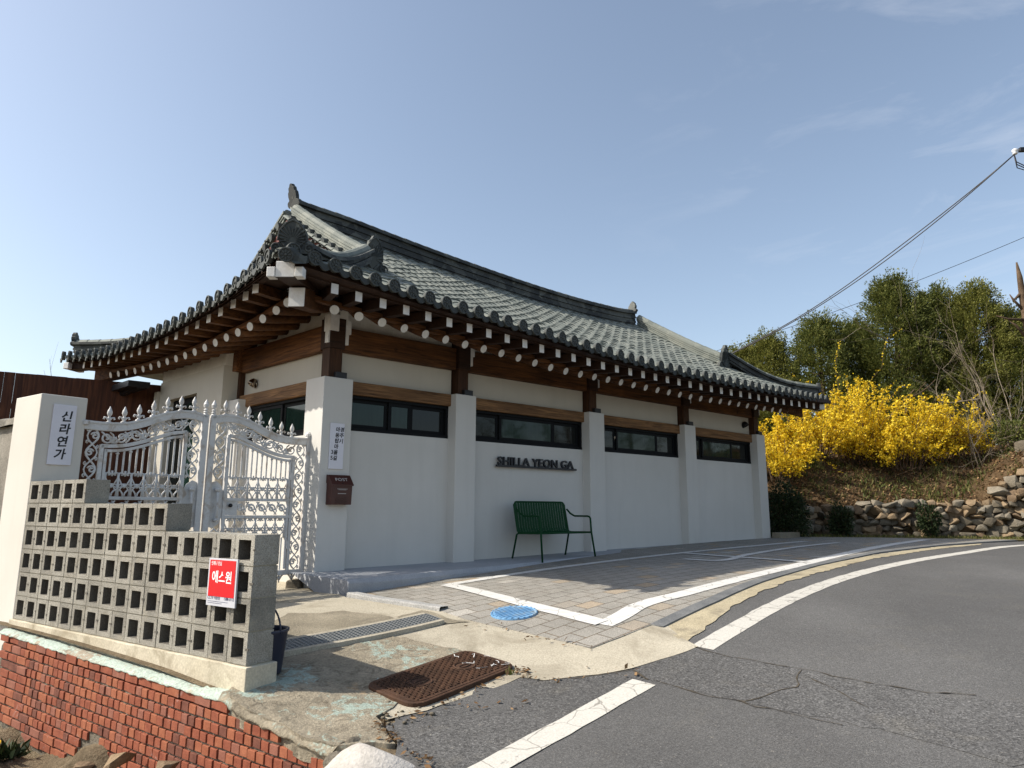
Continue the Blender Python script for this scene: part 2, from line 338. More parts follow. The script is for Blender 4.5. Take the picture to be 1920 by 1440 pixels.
def road_paint(name, c, wear, sc=9):
    t = MT(name, .8, .25); n = t.noise(sc, 9, .75, dist=.6); n2 = t.noise(90, 3, .6)
    b = t.mix(t.ramp(n, [(wear, G(0)), (wear + .08, G(.85))]), c, (.17, .165, .15, 1))
    cv = t.n.new('ShaderNodeTexVoronoi'); cv.feature = 'DISTANCE_TO_EDGE'; cv.inputs['Scale'].default_value = 4.5; wv = t.n.new('ShaderNodeMixRGB'); wv.inputs[0].default_value = .12
    nc = t.n.new('ShaderNodeTexNoise'); nc.inputs['Scale'].default_value = 6; t.L(t.tc.outputs['Object'], nc.inputs['Vector']); t.L(t.tc.outputs['Object'], wv.inputs[1]); t.L(nc.outputs['Color'], wv.inputs[2]); t.L(wv.outputs[0], cv.inputs['Vector'])
    b = t.mix(t.ramp(cv.outputs['Distance'], [(.0, G(.8)), (.022, G(0))]), b, (.14, .13, .11, 1))
    b = t.mix(.35, b, t.ramp(n2, [(.3, G(.3)), (.7, G(.75))]), 'OVERLAY'); t.col(b).bump(n2, .4, .004); return t.m
M['road_white'] = road_paint('road_white', (.50, .48, .43, 1), .58)
M['stall_white'] = road_paint('stall_white', (.58, .57, .54, 1), .64)
def pavers():
    t = MT('paving_blocks', .92, .2); ang = -math.atan2(EX[1], EX[0]); v = t.map((1, 1, 1), (0, 0, ang))
    b = t.n.new('ShaderNodeTexBrick'); b.offset = .5; b.squash = 1
    for k, x in (('Scale', 1), ('Mortar Size', .0055), ('Mortar Smooth', .3), ('Bias', 0), ('Brick Width', .225), ('Row Height', .172)): b.inputs[k].default_value = x
    b.inputs['Color1'].default_value = G(0); b.inputs['Color2'].default_value = G(1); b.inputs['Mortar'].default_value = G(.5); t.L(v, b.inputs['Vector'])
    c = t.ramp(b.outputs['Color'], [(.0, (.268, .255, .228, 1)), (.30, (.282, .268, .238, 1)), (.55, (.292, .277, .246, 1)), (.90, (.31, .292, .258, 1)), (.955, (.36, .275, .18, 1)), (.985, (.40, .385, .35, 1))])
    c = t.mix(t.ramp(t.noise(1.1, 6, .6), [(.4, G(0)), (.75, G(.35))]), c, (.17, .155, .125, 1))
    c = t.mix(t.ramp(t.noise(.9, 6, .66, t.map((1, 1, 1), (0, 0, .3)), .5), [(.45, G(0)), (.7, G(.4))]), c, (.16, .15, .13, 1)); n = t.noise(150, 3, .7); c = t.mix(.75, c, t.ramp(n, [(.3, G(.12)), (.7, G(.92))]), 'OVERLAY')
    dirt = t.ramp(t.noise(3, 4, .6), [(.4, (.06, .052, .04, 1)), (.7, (.13, .085, .045, 1))])
    c = t.mix(b.outputs['Fac'], c, dirt); t.col(c)
    t.bump(b.outputs['Fac'], -.9, .008); t.bump(n, .5, .004); return t.m
M['pavers'] = pavers()
M['rust'] = None
def rust():
    t = MT('rusty_cast_iron', .8, .3, .2); b = t.ramp(t.noise(9, 6, .65), [(.3, (.040, .022, .014, 1)), (.7, (.095, .048, .028, 1))])
    f = t.noise(70, 4); b = t.mix(t.ramp(f, [(.62, G(0)), (.7, G(.5))]), b, (.27, .18, .10, 1)); t.col(b).bump(f, .4, .004); return t.m
M['rust'] = rust()
M['blue_cover'] = speck('blue_cover_paint', (.10, .24, .42, 1), (.19, .36, .55, 1), 7, 70, .7, .4, .004, .3, stain=(.30, .33, .33, 1), sscale=9)
M['steel'] = plain('galvanised_grating', (.23, .24, .24, 1), .55, .4, .3)
M['pit_shade'] = plain('drain_shade', (.02, .018, .015, 1), .95)  # near-black colour standing in for the shaded depth below the grating
def soil(name, c1, c2, c3, sc=3):
    t = MT(name, .97, .15); b = t.ramp(t.noise(sc, 8, .7), [(.3, c1), (.52, c2), (.72, c3)])
    f = t.noise(45, 5, .7); b = t.mix(.5, b, t.ramp(f, [(.3, G(.22)), (.7, G(.85))]), 'OVERLAY'); t.col(b).bump(f, 1, .03); return t.m
M['soil'] = soil('dry_soil', (.10, .075, .045, 1), (.18, .14, .09, 1), (.25, .20, .13, 1))
M['bank_soil'] = soil('leafy_bank_soil', (.040, .026, .014, 1), (.09, .058, .030, 1), (.15, .105, .06, 1), 2.4)
M['verge'] = soil('grass_verge', (.09, .085, .03, 1), (.15, .13, .06, 1), (.22, .18, .10, 1), 5)
def stone(name, c1, c2):
    t = MT(name, .9, .2); b = t.ramp(t.noise(3.5, 7, .66), [(.3, c1), (.7, c2)]); f = t.noise(40, 5, .65)
    b = t.mix(.4, b, t.ramp(f, [(.3, G(.25)), (.7, G(.8))]), 'OVERLAY'); t.col(b).bump(f, .6, .02); return t.m
M['stones'] = [stone('grey_stone', (.085, .072, .053, 1), (.18, .155, .115, 1)), stone('tan_stone', (.16, .112, .065, 1), (.29, .215, .135, 1)),
               stone('brown_stone', (.13, .09, .055, 1), (.23, .165, .105, 1)), stone('pale_stone', (.14, .12, .09, 1), (.25, .22, .17, 1))]
M['whitewash'] = speck('whitewashed_rock', (.36, .335, .30, 1), (.50, .47, .43, 1), 7, 60, .9, .6, .010, .25)
def leaf(name, c1, c2, c3, tr=.35, rough=.6):
    t = MT(name, rough, .25); oi = t.n.new('ShaderNodeNewGeometry')
    b = t.ramp(oi.outputs['Random Per Island'], [(0, c1), (.5, c2), (1, c3)])
    t.col(b); tl = t.n.new('ShaderNodeBsdfTranslucent'); t.L(b, tl.inputs['Color']); ms = t.n.new('ShaderNodeMixShader'); ms.inputs[0].default_value = tr
    out = t.n['Material Output']; t.L(t.p.outputs[0], ms.inputs[1]); t.L(tl.outputs[0], ms.inputs[2]); t.L(ms.outputs[0], out.inputs['Surface']); return t.m
M['conifer'] = leaf('conifer_leaf', (.05, .066, .015, 1), (.105, .125, .028, 1), (.20, .20, .052, 1))
M['conifer_y'] = leaf('yellowish_conifer_leaf', (.085, .095, .02, 1), (.155, .165, .034, 1), (.25, .24, .062, 1))
M['forsythia'] = leaf('yellow_blossom', (.62, .42, .010, 1), (.86, .64, .022, 1), (.95, .78, .10, 1), .4)
M['dark_leaf'] = leaf('dark_evergreen_leaf', (.012, .022, .008, 1), (.026, .042, .014, 1), (.045, .062, .020, 1), .2)
M['litter'] = leaf('dead_leaf', (.07, .038, .016, 1), (.17, .095, .042, 1), (.32, .21, .11, 1), .15, .8)
M['grass'] = leaf('grass_blade', (.05, .07, .015, 1), (.11, .125, .03, 1), (.25, .21, .08, 1), .3)
M['twig'] = speck('grey_twig', (.13, .105, .075, 1), (.24, .20, .15, 1), 6, 60, .9)
M['bark'] = speck('brown_bark', (.055, .036, .022, 1), (.12, .082, .052, 1), 8, 50, .95, .8, .01, .4)
def fence_mat():
    t = MT('brown_board', .7, .25); ang = -math.atan2(.68, .73); v = t.map((11, 11, .8)); n = t.noise(2, 6, .6, v, .8)
    t.col(t.ramp(n, [(.25, (.032, .012, .008, 1)), (.5, (.075, .027, .014, 1)), (.78, (.15, .055, .024, 1))])); t.bump(n, .3, .005); return t.m
M['fence'] = fence_mat()
M['old_wall'] = speck('old_concrete_wall', (.16, .145, .12, 1), (.27, .25, .21, 1), 2.5, 60, .95, .6, .008, .4, stain=(.09, .085, .075, 1), sscale=1.5)
M['sign_red'] = plain('sign_red', (.62, .008, .016, 1), .35, .4)
M['sign_grey'] = plain('sign_grey', (.55, .56, .60, 1), .35, .4)
M['sign_white'] = plain('sign_white_ink', (.85, .85, .85, 1), .4)
M['sign_navy'] = plain('sign_navy_ink', (.02, .03, .10, 1), .4)
M['door_orange'] = plain('orange_door', (.42, .15, .04, 1), .55)

# ================================================================== THE GROUND
def inside(p, poly):
    x, y = p; c = False; n = len(poly)
    for i in range(n):
        x1, y1 = poly[i]; x2, y2 = poly[(i+1) % n]
        if (y1 > y) != (y2 > y) and x < (x2 - x1) * (y - y1) / (y2 - y1) + x1: c = not c
    return c
def jag(poly, amp, step=.12, seed=1):
    # break a smooth outline into the ragged edge of poured material
    r = random.Random(seed); out = []
    for i in range(len(poly)):
        a = A(*poly[i]); b = A(*poly[(i+1) % len(poly)]); L = np.linalg.norm(b - a); k = max(1, int(L / step)); n = A(-(b-a)[1], (b-a)[0]) / (L + 1e-9)
        for j in range(k):
            q = a + (b - a) * j / k
            q = q + n * (r.gauss(0, amp) if j or True else 0); out.append((float(q[0]), float(q[1])))
    return out
def sheet(name, poly, dz, mat, step=.35, zf=gz, wob=0, kind='structure', label=None, skirt=0):
    poly = [tuple(map(float, p)) for p in poly]; b = []
    for i in range(len(poly)):
        a = A(*poly[i]); c = A(*poly[(i+1) % len(poly)]); L = np.linalg.norm(c - a); k = max(1, int(math.ceil(L / step)))
        b += [tuple(a + (c - a) * j / k) for j in range(k)]
    n = len(b); edges = [(i, (i+1) % n) for i in range(n)]; pts = [Vector(p) for p in b]
    xs = [p[0] for p in b]; ys = [p[1] for p in b]
    x = min(xs) + step * .5
    bb = np.array(b)
    while x < max(xs):
        y = min(ys) + step * .5
        while y < max(ys):
            if inside((x, y), b) and np.min(np.hypot(bb[:, 0] - x, bb[:, 1] - y)) > step * .4: pts.append(Vector((x, y)))
            y += step
        x += step
    v, e, f, *_ = delaunay_2d_cdt(pts, edges, [], 1, 1e-5)
    mb = MB(); co = []
    for q in v: co.append((q.x, q.y, zf(q.x, q.y) + dz + (wob * (rnd.random() - .5))))
    faces = []
    for t in f:
        a, bq, c = [A(*co[i]) for i in t[:3]]
        faces.append(tuple(t) if np.cross(bq - a, c - a)[2] > 0 else tuple(t)[::-1])
    mb.add(co, faces)
    if skirt:
        m = len(b); ring = [co[i] for i in range(m)]; low = [(p[0], p[1], p[2] - skirt) for p in ring]
        mb.add(ring + low, [(i, (i+1) % m, m + (i+1) % m, m + i) for i in range(m)])
    o = mb.build(name, mat, fix=False); o.data.polygons.foreach_set('use_smooth', [True] * len(o.data.polygons)); return tag(o, label, None, None, kind)
BW = A(-1.616, 4.415, -.955); WD = A(-.8352, .5500, 0); WN = A(-.55, -.8352, 0)   # block wall: right end, direction, outward normal
def P(s, n, z): return BW + s * WD + n * WN + EZ * (z + .955)
def whit(px, py, n=0.): 
    q = hit(px, py, BW + n * WN, WN); return float((q - BW) @ WD), float(q[2])

# base land, one sheet to the horizon (the low side of the brick wall is its own sheet)
edge = [P(s, .07, 0)[:2] for s in (3.3, 2.4, 1.6, .8, 0, -.5, -.9)] + [A(-.72, 3.5), A(-.8, 2.6), A(-1.1, 1), A(-1.6, -2), A(-3, -8)]
mid = lambda p: tuple(p)
def land():
    rings = []
    xs = [-400, -150, -60, -30, -18, -12, -9, -7] + list(np.arange(-6, 14.1, .5)) + [15, 17, 20, 26, 40, 80, 180, 400]
    ys = [-400, -120, -40, -15, -8, -4, -2] + list(np.arange(-1, 16.1, .5)) + [17, 19, 22, 27, 35, 60, 120, 400]
    bd = [P(500, .07, 0)[:2]] + edge + [A(-60, -400)]
    low = [tuple(p) for p in bd] + [(-900, -400), (-900, 900)]
    pts = [Vector(p) for p in bd]; eds = [(i, i+1) for i in range(len(bd) - 1)]; bb = np.array(bd)
    for x in xs:
        for y in ys:
            if not inside((x, y), low) and np.min(np.hypot(bb[:, 0] - x, bb[:, 1] - y)) > .15: pts.append(Vector((x, y)))
    v, e, f, *_ = delaunay_2d_cdt(pts, eds, [], 0, 1e-5)
    mb = MB(); co = [(q.x, q.y, gz(q.x, q.y) - .012) for q in v]; fs = []
    for t in f:
        c = sum((A(*co[i]) for i in t), np.zeros(3)) / 3
        if inside((c[0], c[1]), low): continue
        a, b, d = [A(*co[i]) for i in t[:3]]; fs.append(tuple(t) if np.cross(b-a, d-a)[2] > 0 else tuple(t)[::-1])
    mb.add(co, fs); o = mb.build('ground', M['soil'], fix=False); o.data.polygons.foreach_set('use_smooth', [True] * len(o.data.polygons)); tag(o, kind='structure')
land()
def zlow(x, y):
    q = A(x, y, 0) - BW; s = float(q @ WD); n = float(q @ WN)
    z = -1.84 + .02 * max(-1, min(4, s)) - .10 * max(0, min(n, 3)) + .16 * math.exp(-((s - 1.4) / .3) ** 2 - (n / .35) ** 2)
    return z + .035 * math.sin(7 * x + 3 * y) + .03 * math.sin(11 * y - 5 * x + 1)
lowpoly = [P(40, .10, 0)[:2], P(3.3, .10, 0)[:2], P(-.95, .10, 0)[:2], A(-.85, 3.5), A(-.95, 2.6), A(-1.2, 1), A(-1.7, -2), A(-12, -6), A(-40, 8)]
lg = sheet('dirt_yard', [tuple(p) for p in lowpoly], 0, M['soil'], 1.2, zlow)
near = sheet('dirt_slope', [tuple(P(3.6, .09, 0)[:2]), tuple(P(-.93, .09, 0)[:2]), (-.86, 3.45), (-1.2, 3.2), tuple(P(3.6, 1.6, 0)[:2])], .03, M['soil'], .09, zlow, .05)

# asphalt road
road = [A(-.55, 3.2), A(-.62, 2.2), A(-1.0, 0), A(-1.9, -5), A(14, -5), A(26, 6), A(26, 13.2)] + [A(*p) for p in pxy((1915, 1015.5), (1850, 1018.5), (1735, 1026), (1600, 1045), (1440, 1091), (1320, 1148), (1240, 1185), (1110, 1222), (960, 1240), (820, 1290), (740, 1345), (745, 1400))]
sheet('road', [tuple(p) for p in road], .004, M['asphalt'], .45)
# coarse old strip across the road, between the two long cracks
strip = pxy((1190, 1250), (1290, 1216), (1330, 1222), (1400, 1240), (1500, 1257), (1620, 1281), (1750, 1305), (1918, 1320), (1990, 1330)) + [(4.4, 3.6)] + pxy((1900, 1438), (1780, 1404), (1650, 1370), (1520, 1345), (1400, 1320), (1290, 1295), (1215, 1278))
sheet('road_patch', jag(strip, .008, .08, 3), .0062, M['asphalt_old'], .3)
# rough strip of asphalt left of the white line
lstrip = pxy((1165, 1262), (1215, 1272), (1150, 1305), (1050, 1368), (960, 1428), (900, 1470), (800, 1450), (742, 1392), (720, 1362), (800, 1340), (900, 1306), (975, 1272), (1020, 1279), (1090, 1270))
sheet('road_patch', jag(lstrip, .010, .08, 4), .0062, M['asphalt_old'], .25)
def ribbon(name, pts, w, dz, mat, jit=.002, z=gz, step=.12):
    # painted stripe following the ground
    p = [A(*q) for q in pts]; d = [0]
    for a, b in zip(p, p[1:]): d.append(d[-1] + np.linalg.norm(b - a))
    n = max(3, int(d[-1] / step)); q = []
    fx = table(d, [a[0] for a in p]) if len(p) > 2 else None; fy = table(d, [a[1] for a in p]) if len(p) > 2 else None
    for i in range(n + 1):
        t = d[-1] * i / n
        q.append(A(fx(t), fy(t)) if fx else p[0] + (p[1] - p[0]) * t / d[-1])
    rows = []
    ws = w if hasattr(w, '__call__') else (lambda t: w)
    for i, c in enumerate(q):
        tt = q[min(i+1, n)] - q[max(i-1, 0)]; tt /= np.linalg.norm(tt); nn = A(-tt[1], tt[0]); row = []
        for k in (-1, -.33, .33, 1):
            e = c + nn * (ws(i / n) * .5 * k + (rnd.gauss(0, jit) if abs(k) == 1 else 0)); row.append(A(e[0], e[1], z(e[0], e[1]) + dz))
        rows.append(row)
    mb = MB(); mb.grid(rows, flip=True); o = mb.build(name, mat, fix=False)
    me = o.data
    if sum(pp.normal.z for pp in me.polygons) < 0: me.flip_normals()
    return tag(o, kind='structure')
# cracks
def crack(pts, w=.012, seed=1):
    r = random.Random(seed); q = pxy(*pts); out = []
    for a, b in zip(q, q[1:]):
        a, b = A(*a), A(*b); k = max(2, int(np.linalg.norm(b - a) / .09))
        for j in range(k): out.append(tuple(a + (b - a) * j / k + A(r.gauss(0, .012), r.gauss(0, .012))))
    out.append(q[-1]); ribbon('road_crack', out, lambda t: w * .6 * (.4 + r.random()), .0092, M['crack'], .003, step=.05)
M['crack'] = speck('crack_dirt', (.035, .031, .025, 1), (.10, .082, .058, 1), 12, 60, .95, .6, .006, .4)
crack([(1300, 1216), (1370, 1232), (1440, 1246), (1500, 1256), (1560, 1270), (1640, 1285), (1740, 1301), (1830, 1306)], .011, 1)
crack([(1215, 1276), (1270, 1290), (1330, 1306), (1390, 1316), (1440, 1330), (1500, 1345), (1580, 1362)], .011, 2)
crack([(1505, 1260), (1490, 1290), (1440, 1304), (1395, 1318)], .010, 3)
crack([(1510, 1268), (1570, 1300), (1630, 1330)], .006, 4)

# concrete apron in front of the gate, and the older painted slab beside the brick wall
gateA = P(3.2, -.3, 0)[:2]
apron = [tuple(H(.25, .9, 0)[:2]), tuple(H(-.02, -.2, 0)[:2])] + pxy((606, 1108), (650, 1122), (705, 1131), (822, 1144), (868, 1160), (990, 1182), (1108, 1211), (1175, 1188), (1240, 1166), (1275, 1196), (1308, 1214), (1262, 1232), (1185, 1256), (1150, 1263), (1090, 1270), (1020, 1279), (975, 1272), (900, 1300), (800, 1335), (727, 1352), (700, 1300)) + [tuple(P(-.02, -.02, 0)[:2]), tuple(P(3.2, -.02, 0)[:2]), (-4.6, 8.6), (-4.0, 10.5)]
sheet('concrete_apron', jag(apron, .006, .1, 6), .010, M['apron'], .3, wob=.003)
old = [tuple(P(.0, .10, 0)[:2]), tuple(P(.3, -.21, 0)[:2])] + pxy((560, 1225), (660, 1207), (727, 1195), (800, 1210), (870, 1224), (905, 1232), (868, 1262), (760, 1292), (735, 1330), (700, 1350), (735, 1380), (742, 1400), (700, 1398)) + [tuple(P(s, .115, 0)[:2]) for s in (-.9, -.7, -.5, -.3, -.15)]
sheet('worn_concrete', jag(old, .010, .07, 8), .016, M['mint_old'], .12, wob=.010, skirt=.12)
rough = pxy((500, 1180), (540, 1153), (600, 1152), (645, 1148), (700, 1155), (760, 1163), (740, 1174), (690, 1183), (600, 1206), (530, 1222)) 
sheet('rough_concrete', jag(rough, .012, .08, 9), .015, M['apron_rough'], .15, wob=.006)
sheet('rough_concrete', jag(pxy((742, 1160), (790, 1148), (812, 1150), (850, 1166), (880, 1168), (830, 1174), (795, 1160)), .010, .07, 10), .017, M['apron_rough'], .12, wob=.006)
crack([(640, 1160), (680, 1166), (740, 1160), (790, 1147)], .014, 5)
crack([(690, 1155), (715, 1146), (735, 1140)], .008, 6)
crack([(545, 1172), (600, 1182), (640, 1178)], .008, 7)
crack([(727, 1196), (800, 1211), (868, 1224)], .010, 8)
crack([(1008, 1280), (1070, 1275), (1120, 1268), (1190, 1258)], .012, 9)
crack([(1190, 1257), (1215, 1277)], .02, 10)
# paved parking strip
pav = pxy((653, 1119), (705, 1129), (822, 1147), (872, 1165), (990, 1190), (1110, 1219), (1170, 1196), (1226, 1174), (1320, 1132), (1415, 1091), (1520, 1061), (1640, 1036), (1760, 1022), (1905, 1013.5)) + [(10.2, 14.35), tuple(H(10.6, .4, 0)[:2]), tuple(H(10.0, -.02, 0)[:2]), tuple(H(5, -.02, 0)[:2]), tuple(H(0, -.5, 0)[:2])]
sheet('paved_parking', jag(pav, .004, .2, 12), .016, M['pavers'], .3, skirt=.03)
kl_ = [A(*q_) for q_ in pxy((1226, 1176), (1280, 1150), (1330, 1128), (1415, 1092), (1520, 1062), (1640, 1037), (1760, 1023), (1900, 1014))]; lo_, hi_ = [], []
for i_, q_ in enumerate(kl_):
    tt = kl_[min(i_+1, len(kl_)-1)] - kl_[max(i_-1, 0)]; tt /= np.linalg.norm(tt); nn_ = A(tt[1], -tt[0]); lo_.append(tuple(q_ + nn_ * .085)); hi_.append(tuple(q_ - nn_ * .03))
sheet('kerb', hi_ + lo_[::-1], .021, M['kerb'], .3, skirt=.06)
kb = [A(*q_) for q_ in pxy((650, 1120), (680, 1126), (705, 1131), (760, 1139), (824, 1149))]; mb = MB(); g = []
for i_, q_ in enumerate(kb):
    tt = kb[min(i_+1, 4)] - kb[max(i_-1, 0)]; tt /= np.linalg.norm(tt); nn_ = A(-tt[1], tt[0]); nn_ = nn_ if nn_[1] > 0 else -nn_; z_ = gz(*q_)
    g.append([A(*(q_ - nn_ * .008), z_ - .05), A(*q_, z_ + .040), A(*(q_ + nn_ * .012), z_ + .050), A(*(q_ + nn_ * .12), z_ + .046), A(*(q_ + nn_ * .125), z_ - .02)])
mb.grid(g); tag(mb.build('kerb', M['kerb_light'], bevel=.004), kind='structure')
gut = [(1232, 1180), (1330, 1134), (1415, 1098), (1520, 1066), (1640, 1041), (1760, 1026), (1840, 1020), (1840, 1022), (1760, 1030), (1640, 1048), (1520, 1079), (1430, 1110), (1372, 1140), (1340, 1165), (1300, 1195), (1285, 1208)]
sheet('worn_concrete', jag(pxy(*gut), .013, .09, 14), .009, M['gutter_strip'], .2)
# painted lines
ribbon('road_marking', pxy((1317, 1216), (1392, 1171), (1467, 1130), (1580, 1085), (1692, 1056.5), (1805, 1037.5), (1905, 1024)) + [(12.5, 13.9), (17, 14.6)], .16, .0068, M['road_white'], .003)
ribbon('road_marking', pxy((1207, 1281), (1140, 1319), (1070, 1358), (926, 1438), (820, 1500)), .17, .0088, M['road_white'], .003)
ribbon('parking_line', pxy((1131, 1176), (1160, 1162), (1202, 1138), (1280, 1117), (1320, 1106), (1422, 1080), (1512, 1058.5), (1617, 1033.5), (1737, 1013.5)), .17, .0205, M['stall_white'], .002)
ribbon('parking_line', pxy((838, 1100), (985, 1137), (1128, 1173)), .16, .0245, M['stall_white'], .002)
ribbon('parking_line', pxy((838, 1100), (1000, 1074), (1117, 1058), (1280, 1039), (1400, 1027), (1510, 1017)), .15, .0210, M['stall_white'], .002)
ribbon('parking_line', pxy((1280, 1040), (1390, 1048), (1512, 1057)), .13, .0250, M['stall_white'], .002)
ribbon('parking_line', pxy((1282, 1051), (1334, 1054), (1400, 1043), (1480, 1030), (1572, 1019.5)), .12, .0230, M['stall_white'], .002)

# ================================================================== BLOCK WALL, BRICK WALL, PILLAR
base = P(1.6, -.095, -1.1)
t = thing('block_wall', 'stepped screen wall of hollow grey concrete blocks on a cement base beside the gate', 'wall', base)
mb = MB(); cw, ch, dp = .2026, .1975, .19
rows = [(0, 16), (1, 16), (2, 16), (3, 16), (4, 11), (5, 5)]
for r_, n_ in rows:
    z0 = -.955 + r_ * ch
    for c_ in range(n_):
        s1 = 3.242 - c_ * cw; s0 = s1 - cw
        if r_ == 4 and c_ > 10: continue
        g = .0035; j = lambda: rnd.gauss(0, .0012)
        a, b, zb, zt, n0 = s0 + g + j(), s1 - g + j(), z0 + .004, z0 + ch - .004, j()
        ha, hb, hz0, hz1 = a + .036 + j(), b - .036 + j(), zb + .032 + j(), zt - .032 + j()
        Fo = [P(a, n0, zb), P(b, n0, zb), P(b, n0, zt), P(a, n0, zt)]; Fi = [P(ha, n0, hz0), P(hb, n0, hz0), P(hb, n0, hz1), P(ha, n0, hz1)]
        Bi = [P(ha + .012, -.165, hz0 + .008), P(hb - .012, -.165, hz0 + .008), P(hb - .012, -.165, hz1 - .008), P(ha + .012, -.165, hz1 - .008)]
        Bo = [P(a, -dp, zb), P(b, -dp, zb), P(b, -dp, zt), P(a, -dp, zt)]
        bt = rnd.choice([0, 0, 3, 4]); mb.add(Fo + Fi, [(i, (i+1) % 4, 4 + (i+1) % 4, 4 + i) for i in range(4)], bt)
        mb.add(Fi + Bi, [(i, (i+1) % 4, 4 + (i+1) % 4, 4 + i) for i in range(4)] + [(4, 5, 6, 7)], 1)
        mb.add(Fo + Bo, [(i, (i+1) % 4, 4 + (i+1) % 4, 4 + i) for i in range(4)] + [(4, 5, 6, 7)], bt)
        # the broken stub of the end key at mid height
        zc = (zb + zt) / 2 + rnd.gauss(0, .006); k = .008 + .006 * rnd.random()
        mb.box(P(a + .001, .001, zc), WD * (.006 + .012 * rnd.random()), WN * .003, EZ * k * .5, 1)
    s_end = 3.242 - n_ * cw
    mb.box((P(s_end + .006, 0, 0) + P(3.24, 0, 0)) / 2 + EZ * (z0 - .0) - WN * (dp / 2), WD * ((3.24 - s_end) / 2 - .006), WN * (dp / 2 - .008), EZ * .0045, 2)
    for c_ in range(1, n_):
        mb.box(P(3.242 - c_ * cw, -dp / 2, z0 + ch / 2), WD * .004, WN * (dp / 2 - .009), EZ * (ch / 2 - .004), 2)
mb.build('blocks', [M['block'], M['block_dark'], M['joint'], M['block2'], M['block3']], t, fix=False, bevel=0)
mb = MB(); prof = []
for i in range(25):
    s = -.025 + 3.30 * i / 24; zt = -.957; zb = -1.16 + .115 * (i / 24); prof.append([P(s, .022 + rnd.gauss(0, .002), zb - .05), P(s, .020 + rnd.gauss(0, .0015), zt + rnd.gauss(0, .002)), P(s, -.21, zt), P(s, -.21, zb - .05)])
mb.grid(prof); mb.f.append((0, 1, 2, 3)); mb.m.append(0); mb.f.append(tuple(24 * 4 + i for i in (3, 2, 1, 0))); mb.m.append(0)
mb.build('base', M['base_concrete'], t, bevel=.006)

BN = .125   # brick face stands this far in front of the block face
def ztop(s):
    return float(np.interp(s, [-.95, -.88, -.64, -.30, -.06, 3.1], [-1.25, -1.232, -1.222, -1.192, -1.128, -1.032]))
t = thing('brick_wall', 'low red brick retaining wall with mint painted top under the block wall', 'retaining wall', P(1.2, .06, -1.7))
mb = MB(); mo = .0135; bh = .053; pitch = .0665
for k in range(15):
    s = 3.10 + rnd.uniform(-.06, .03); stretch = (k == 0)
    while s > -.93:
        w = (.165 if (stretch or s > 2.75 - .02 * k or (k > 7 and rnd.random() < .45)) else .078) + rnd.uniform(-.004, .004)
        m = s - w / 2; zt = -1.126 + .0295 * m - k * pitch - .012
        fl = -1.86 + .025 * m + .04 * math.sin(5 * m) + (.20 if 1.15 < m < 1.75 else 0) * math.sin((m - 1.15) / .6 * PI)
        if zt < ztop(m) - .004 and zt - bh > fl and not (m < -.2 and zt > ztop(m) - .012):
            n0 = BN + rnd.gauss(0, .0025); tilt = rnd.gauss(0, .008); j = lambda: rnd.gauss(0, .0012)
            g = rnd.choice([.0035, .005, .0065]); a, b = s - w + g, s - g
            pts = []
            for nn in (n0 - .05, n0):
                pts += [P(a, nn, zt - bh + j() - tilt * w / 2 + .0295 * (a - m)), P(b, nn, zt - bh + j() + tilt * w / 2 + .0295 * (b - m)), P(b, nn, zt + j() + tilt * w / 2 + .0295 * (b - m)), P(a, nn, zt + j() - tilt * w / 2 + .0295 * (a - m))]
            mb.hexa(pts, rnd.choice([0, 0, 0, 1, 1, 2, 3]))
        s -= w
mb.build('bricks', M['bricks'], t, bevel=.003)
mb = MB(); g = []
for i in range(90):
    s = 3.12 - 4.06 * i / 89; row = []
    for j in range(14):
        zt = ztop(s) - .016; z = zt + (-2.35 - zt) * j / 13; row.append(P(s, BN - .016 + rnd.gauss(0, .004) + (.0 if j else -.05), z))
    g.append(row)
mb.grid(g); mb.build('mortar', M['mortar'], t, smooth=True)
g = []
for i in range(110):   # ragged cap of painted mortar, from the block base out over the brick edge
    s = 3.16 - 4.08 * i / 109; zt = ztop(s); row = []
    lip = .012 + .012 * rnd.random() + (.006 + .012 * rnd.random() if s < -.05 else 0); over = .008 * rnd.random() + (.012 if s < -.05 else 0)
    for n_, dz in ((-.14, .010), (.0, .014), (.05, .014 + rnd.gauss(0, .003)), (.09, .010 + rnd.gauss(0, .004)), (BN + over - .01, -.004 + rnd.gauss(0, .005)), (BN + over + .002, -lip * .6), (BN + over, -lip), (BN - .03, -lip - .01)):
        q_ = P(s, n_, 0); zg_ = gz(q_[0], q_[1]); k_ = min(1, max(0, (.25 - s) / .3)); row.append(P(s, n_, (zt + dz) * (1 - k_) + (min(zg_, zt + .03) + (dz * 1.6 if n_ > .02 else -.004)) * k_ if n_ < .12 else (zt + dz) * (1 - k_) + (zg_ + dz) * k_))
    g.append(row)
mb = MB(); mb.grid(g[:83], flip=True); mb.build('coping', M['mint_cap'], t, smooth=True)
mb = MB(); mb.grid(g[82:], flip=True); mb.build('coping', M['mint_old'], t, smooth=True)

PC = A(-4.334, 6.206, 0); PR = A(.618, .786, 0) * .39; PL = A(-.8265, .5629, 0) * .55
t = thing('gate_pillar', 'square cream rendered gate pillar at the far end of the block wall', 'pillar', PC + PR / 2 + PL / 2 + A(0, 0, -1))
mb = MB(); q = [PC, PC + PR, PC + PR + PL, PC + PL]; mb.hexa([a + EZ * -1.35 for a in q] + [a + EZ * 1.033 for a in q]); mb.build('shaft', M['pillar_plaster'], t, bevel=.008)
for z_ in (.80, .12):
    mb = MB(); mb.box(PC + PR * .99 + A(.014, 0, 0) + EZ * z_, A(.02, 0, 0), A(0, .02, 0), EZ * .02); mb.build('hinge', M['gate'], t, bevel=.003)

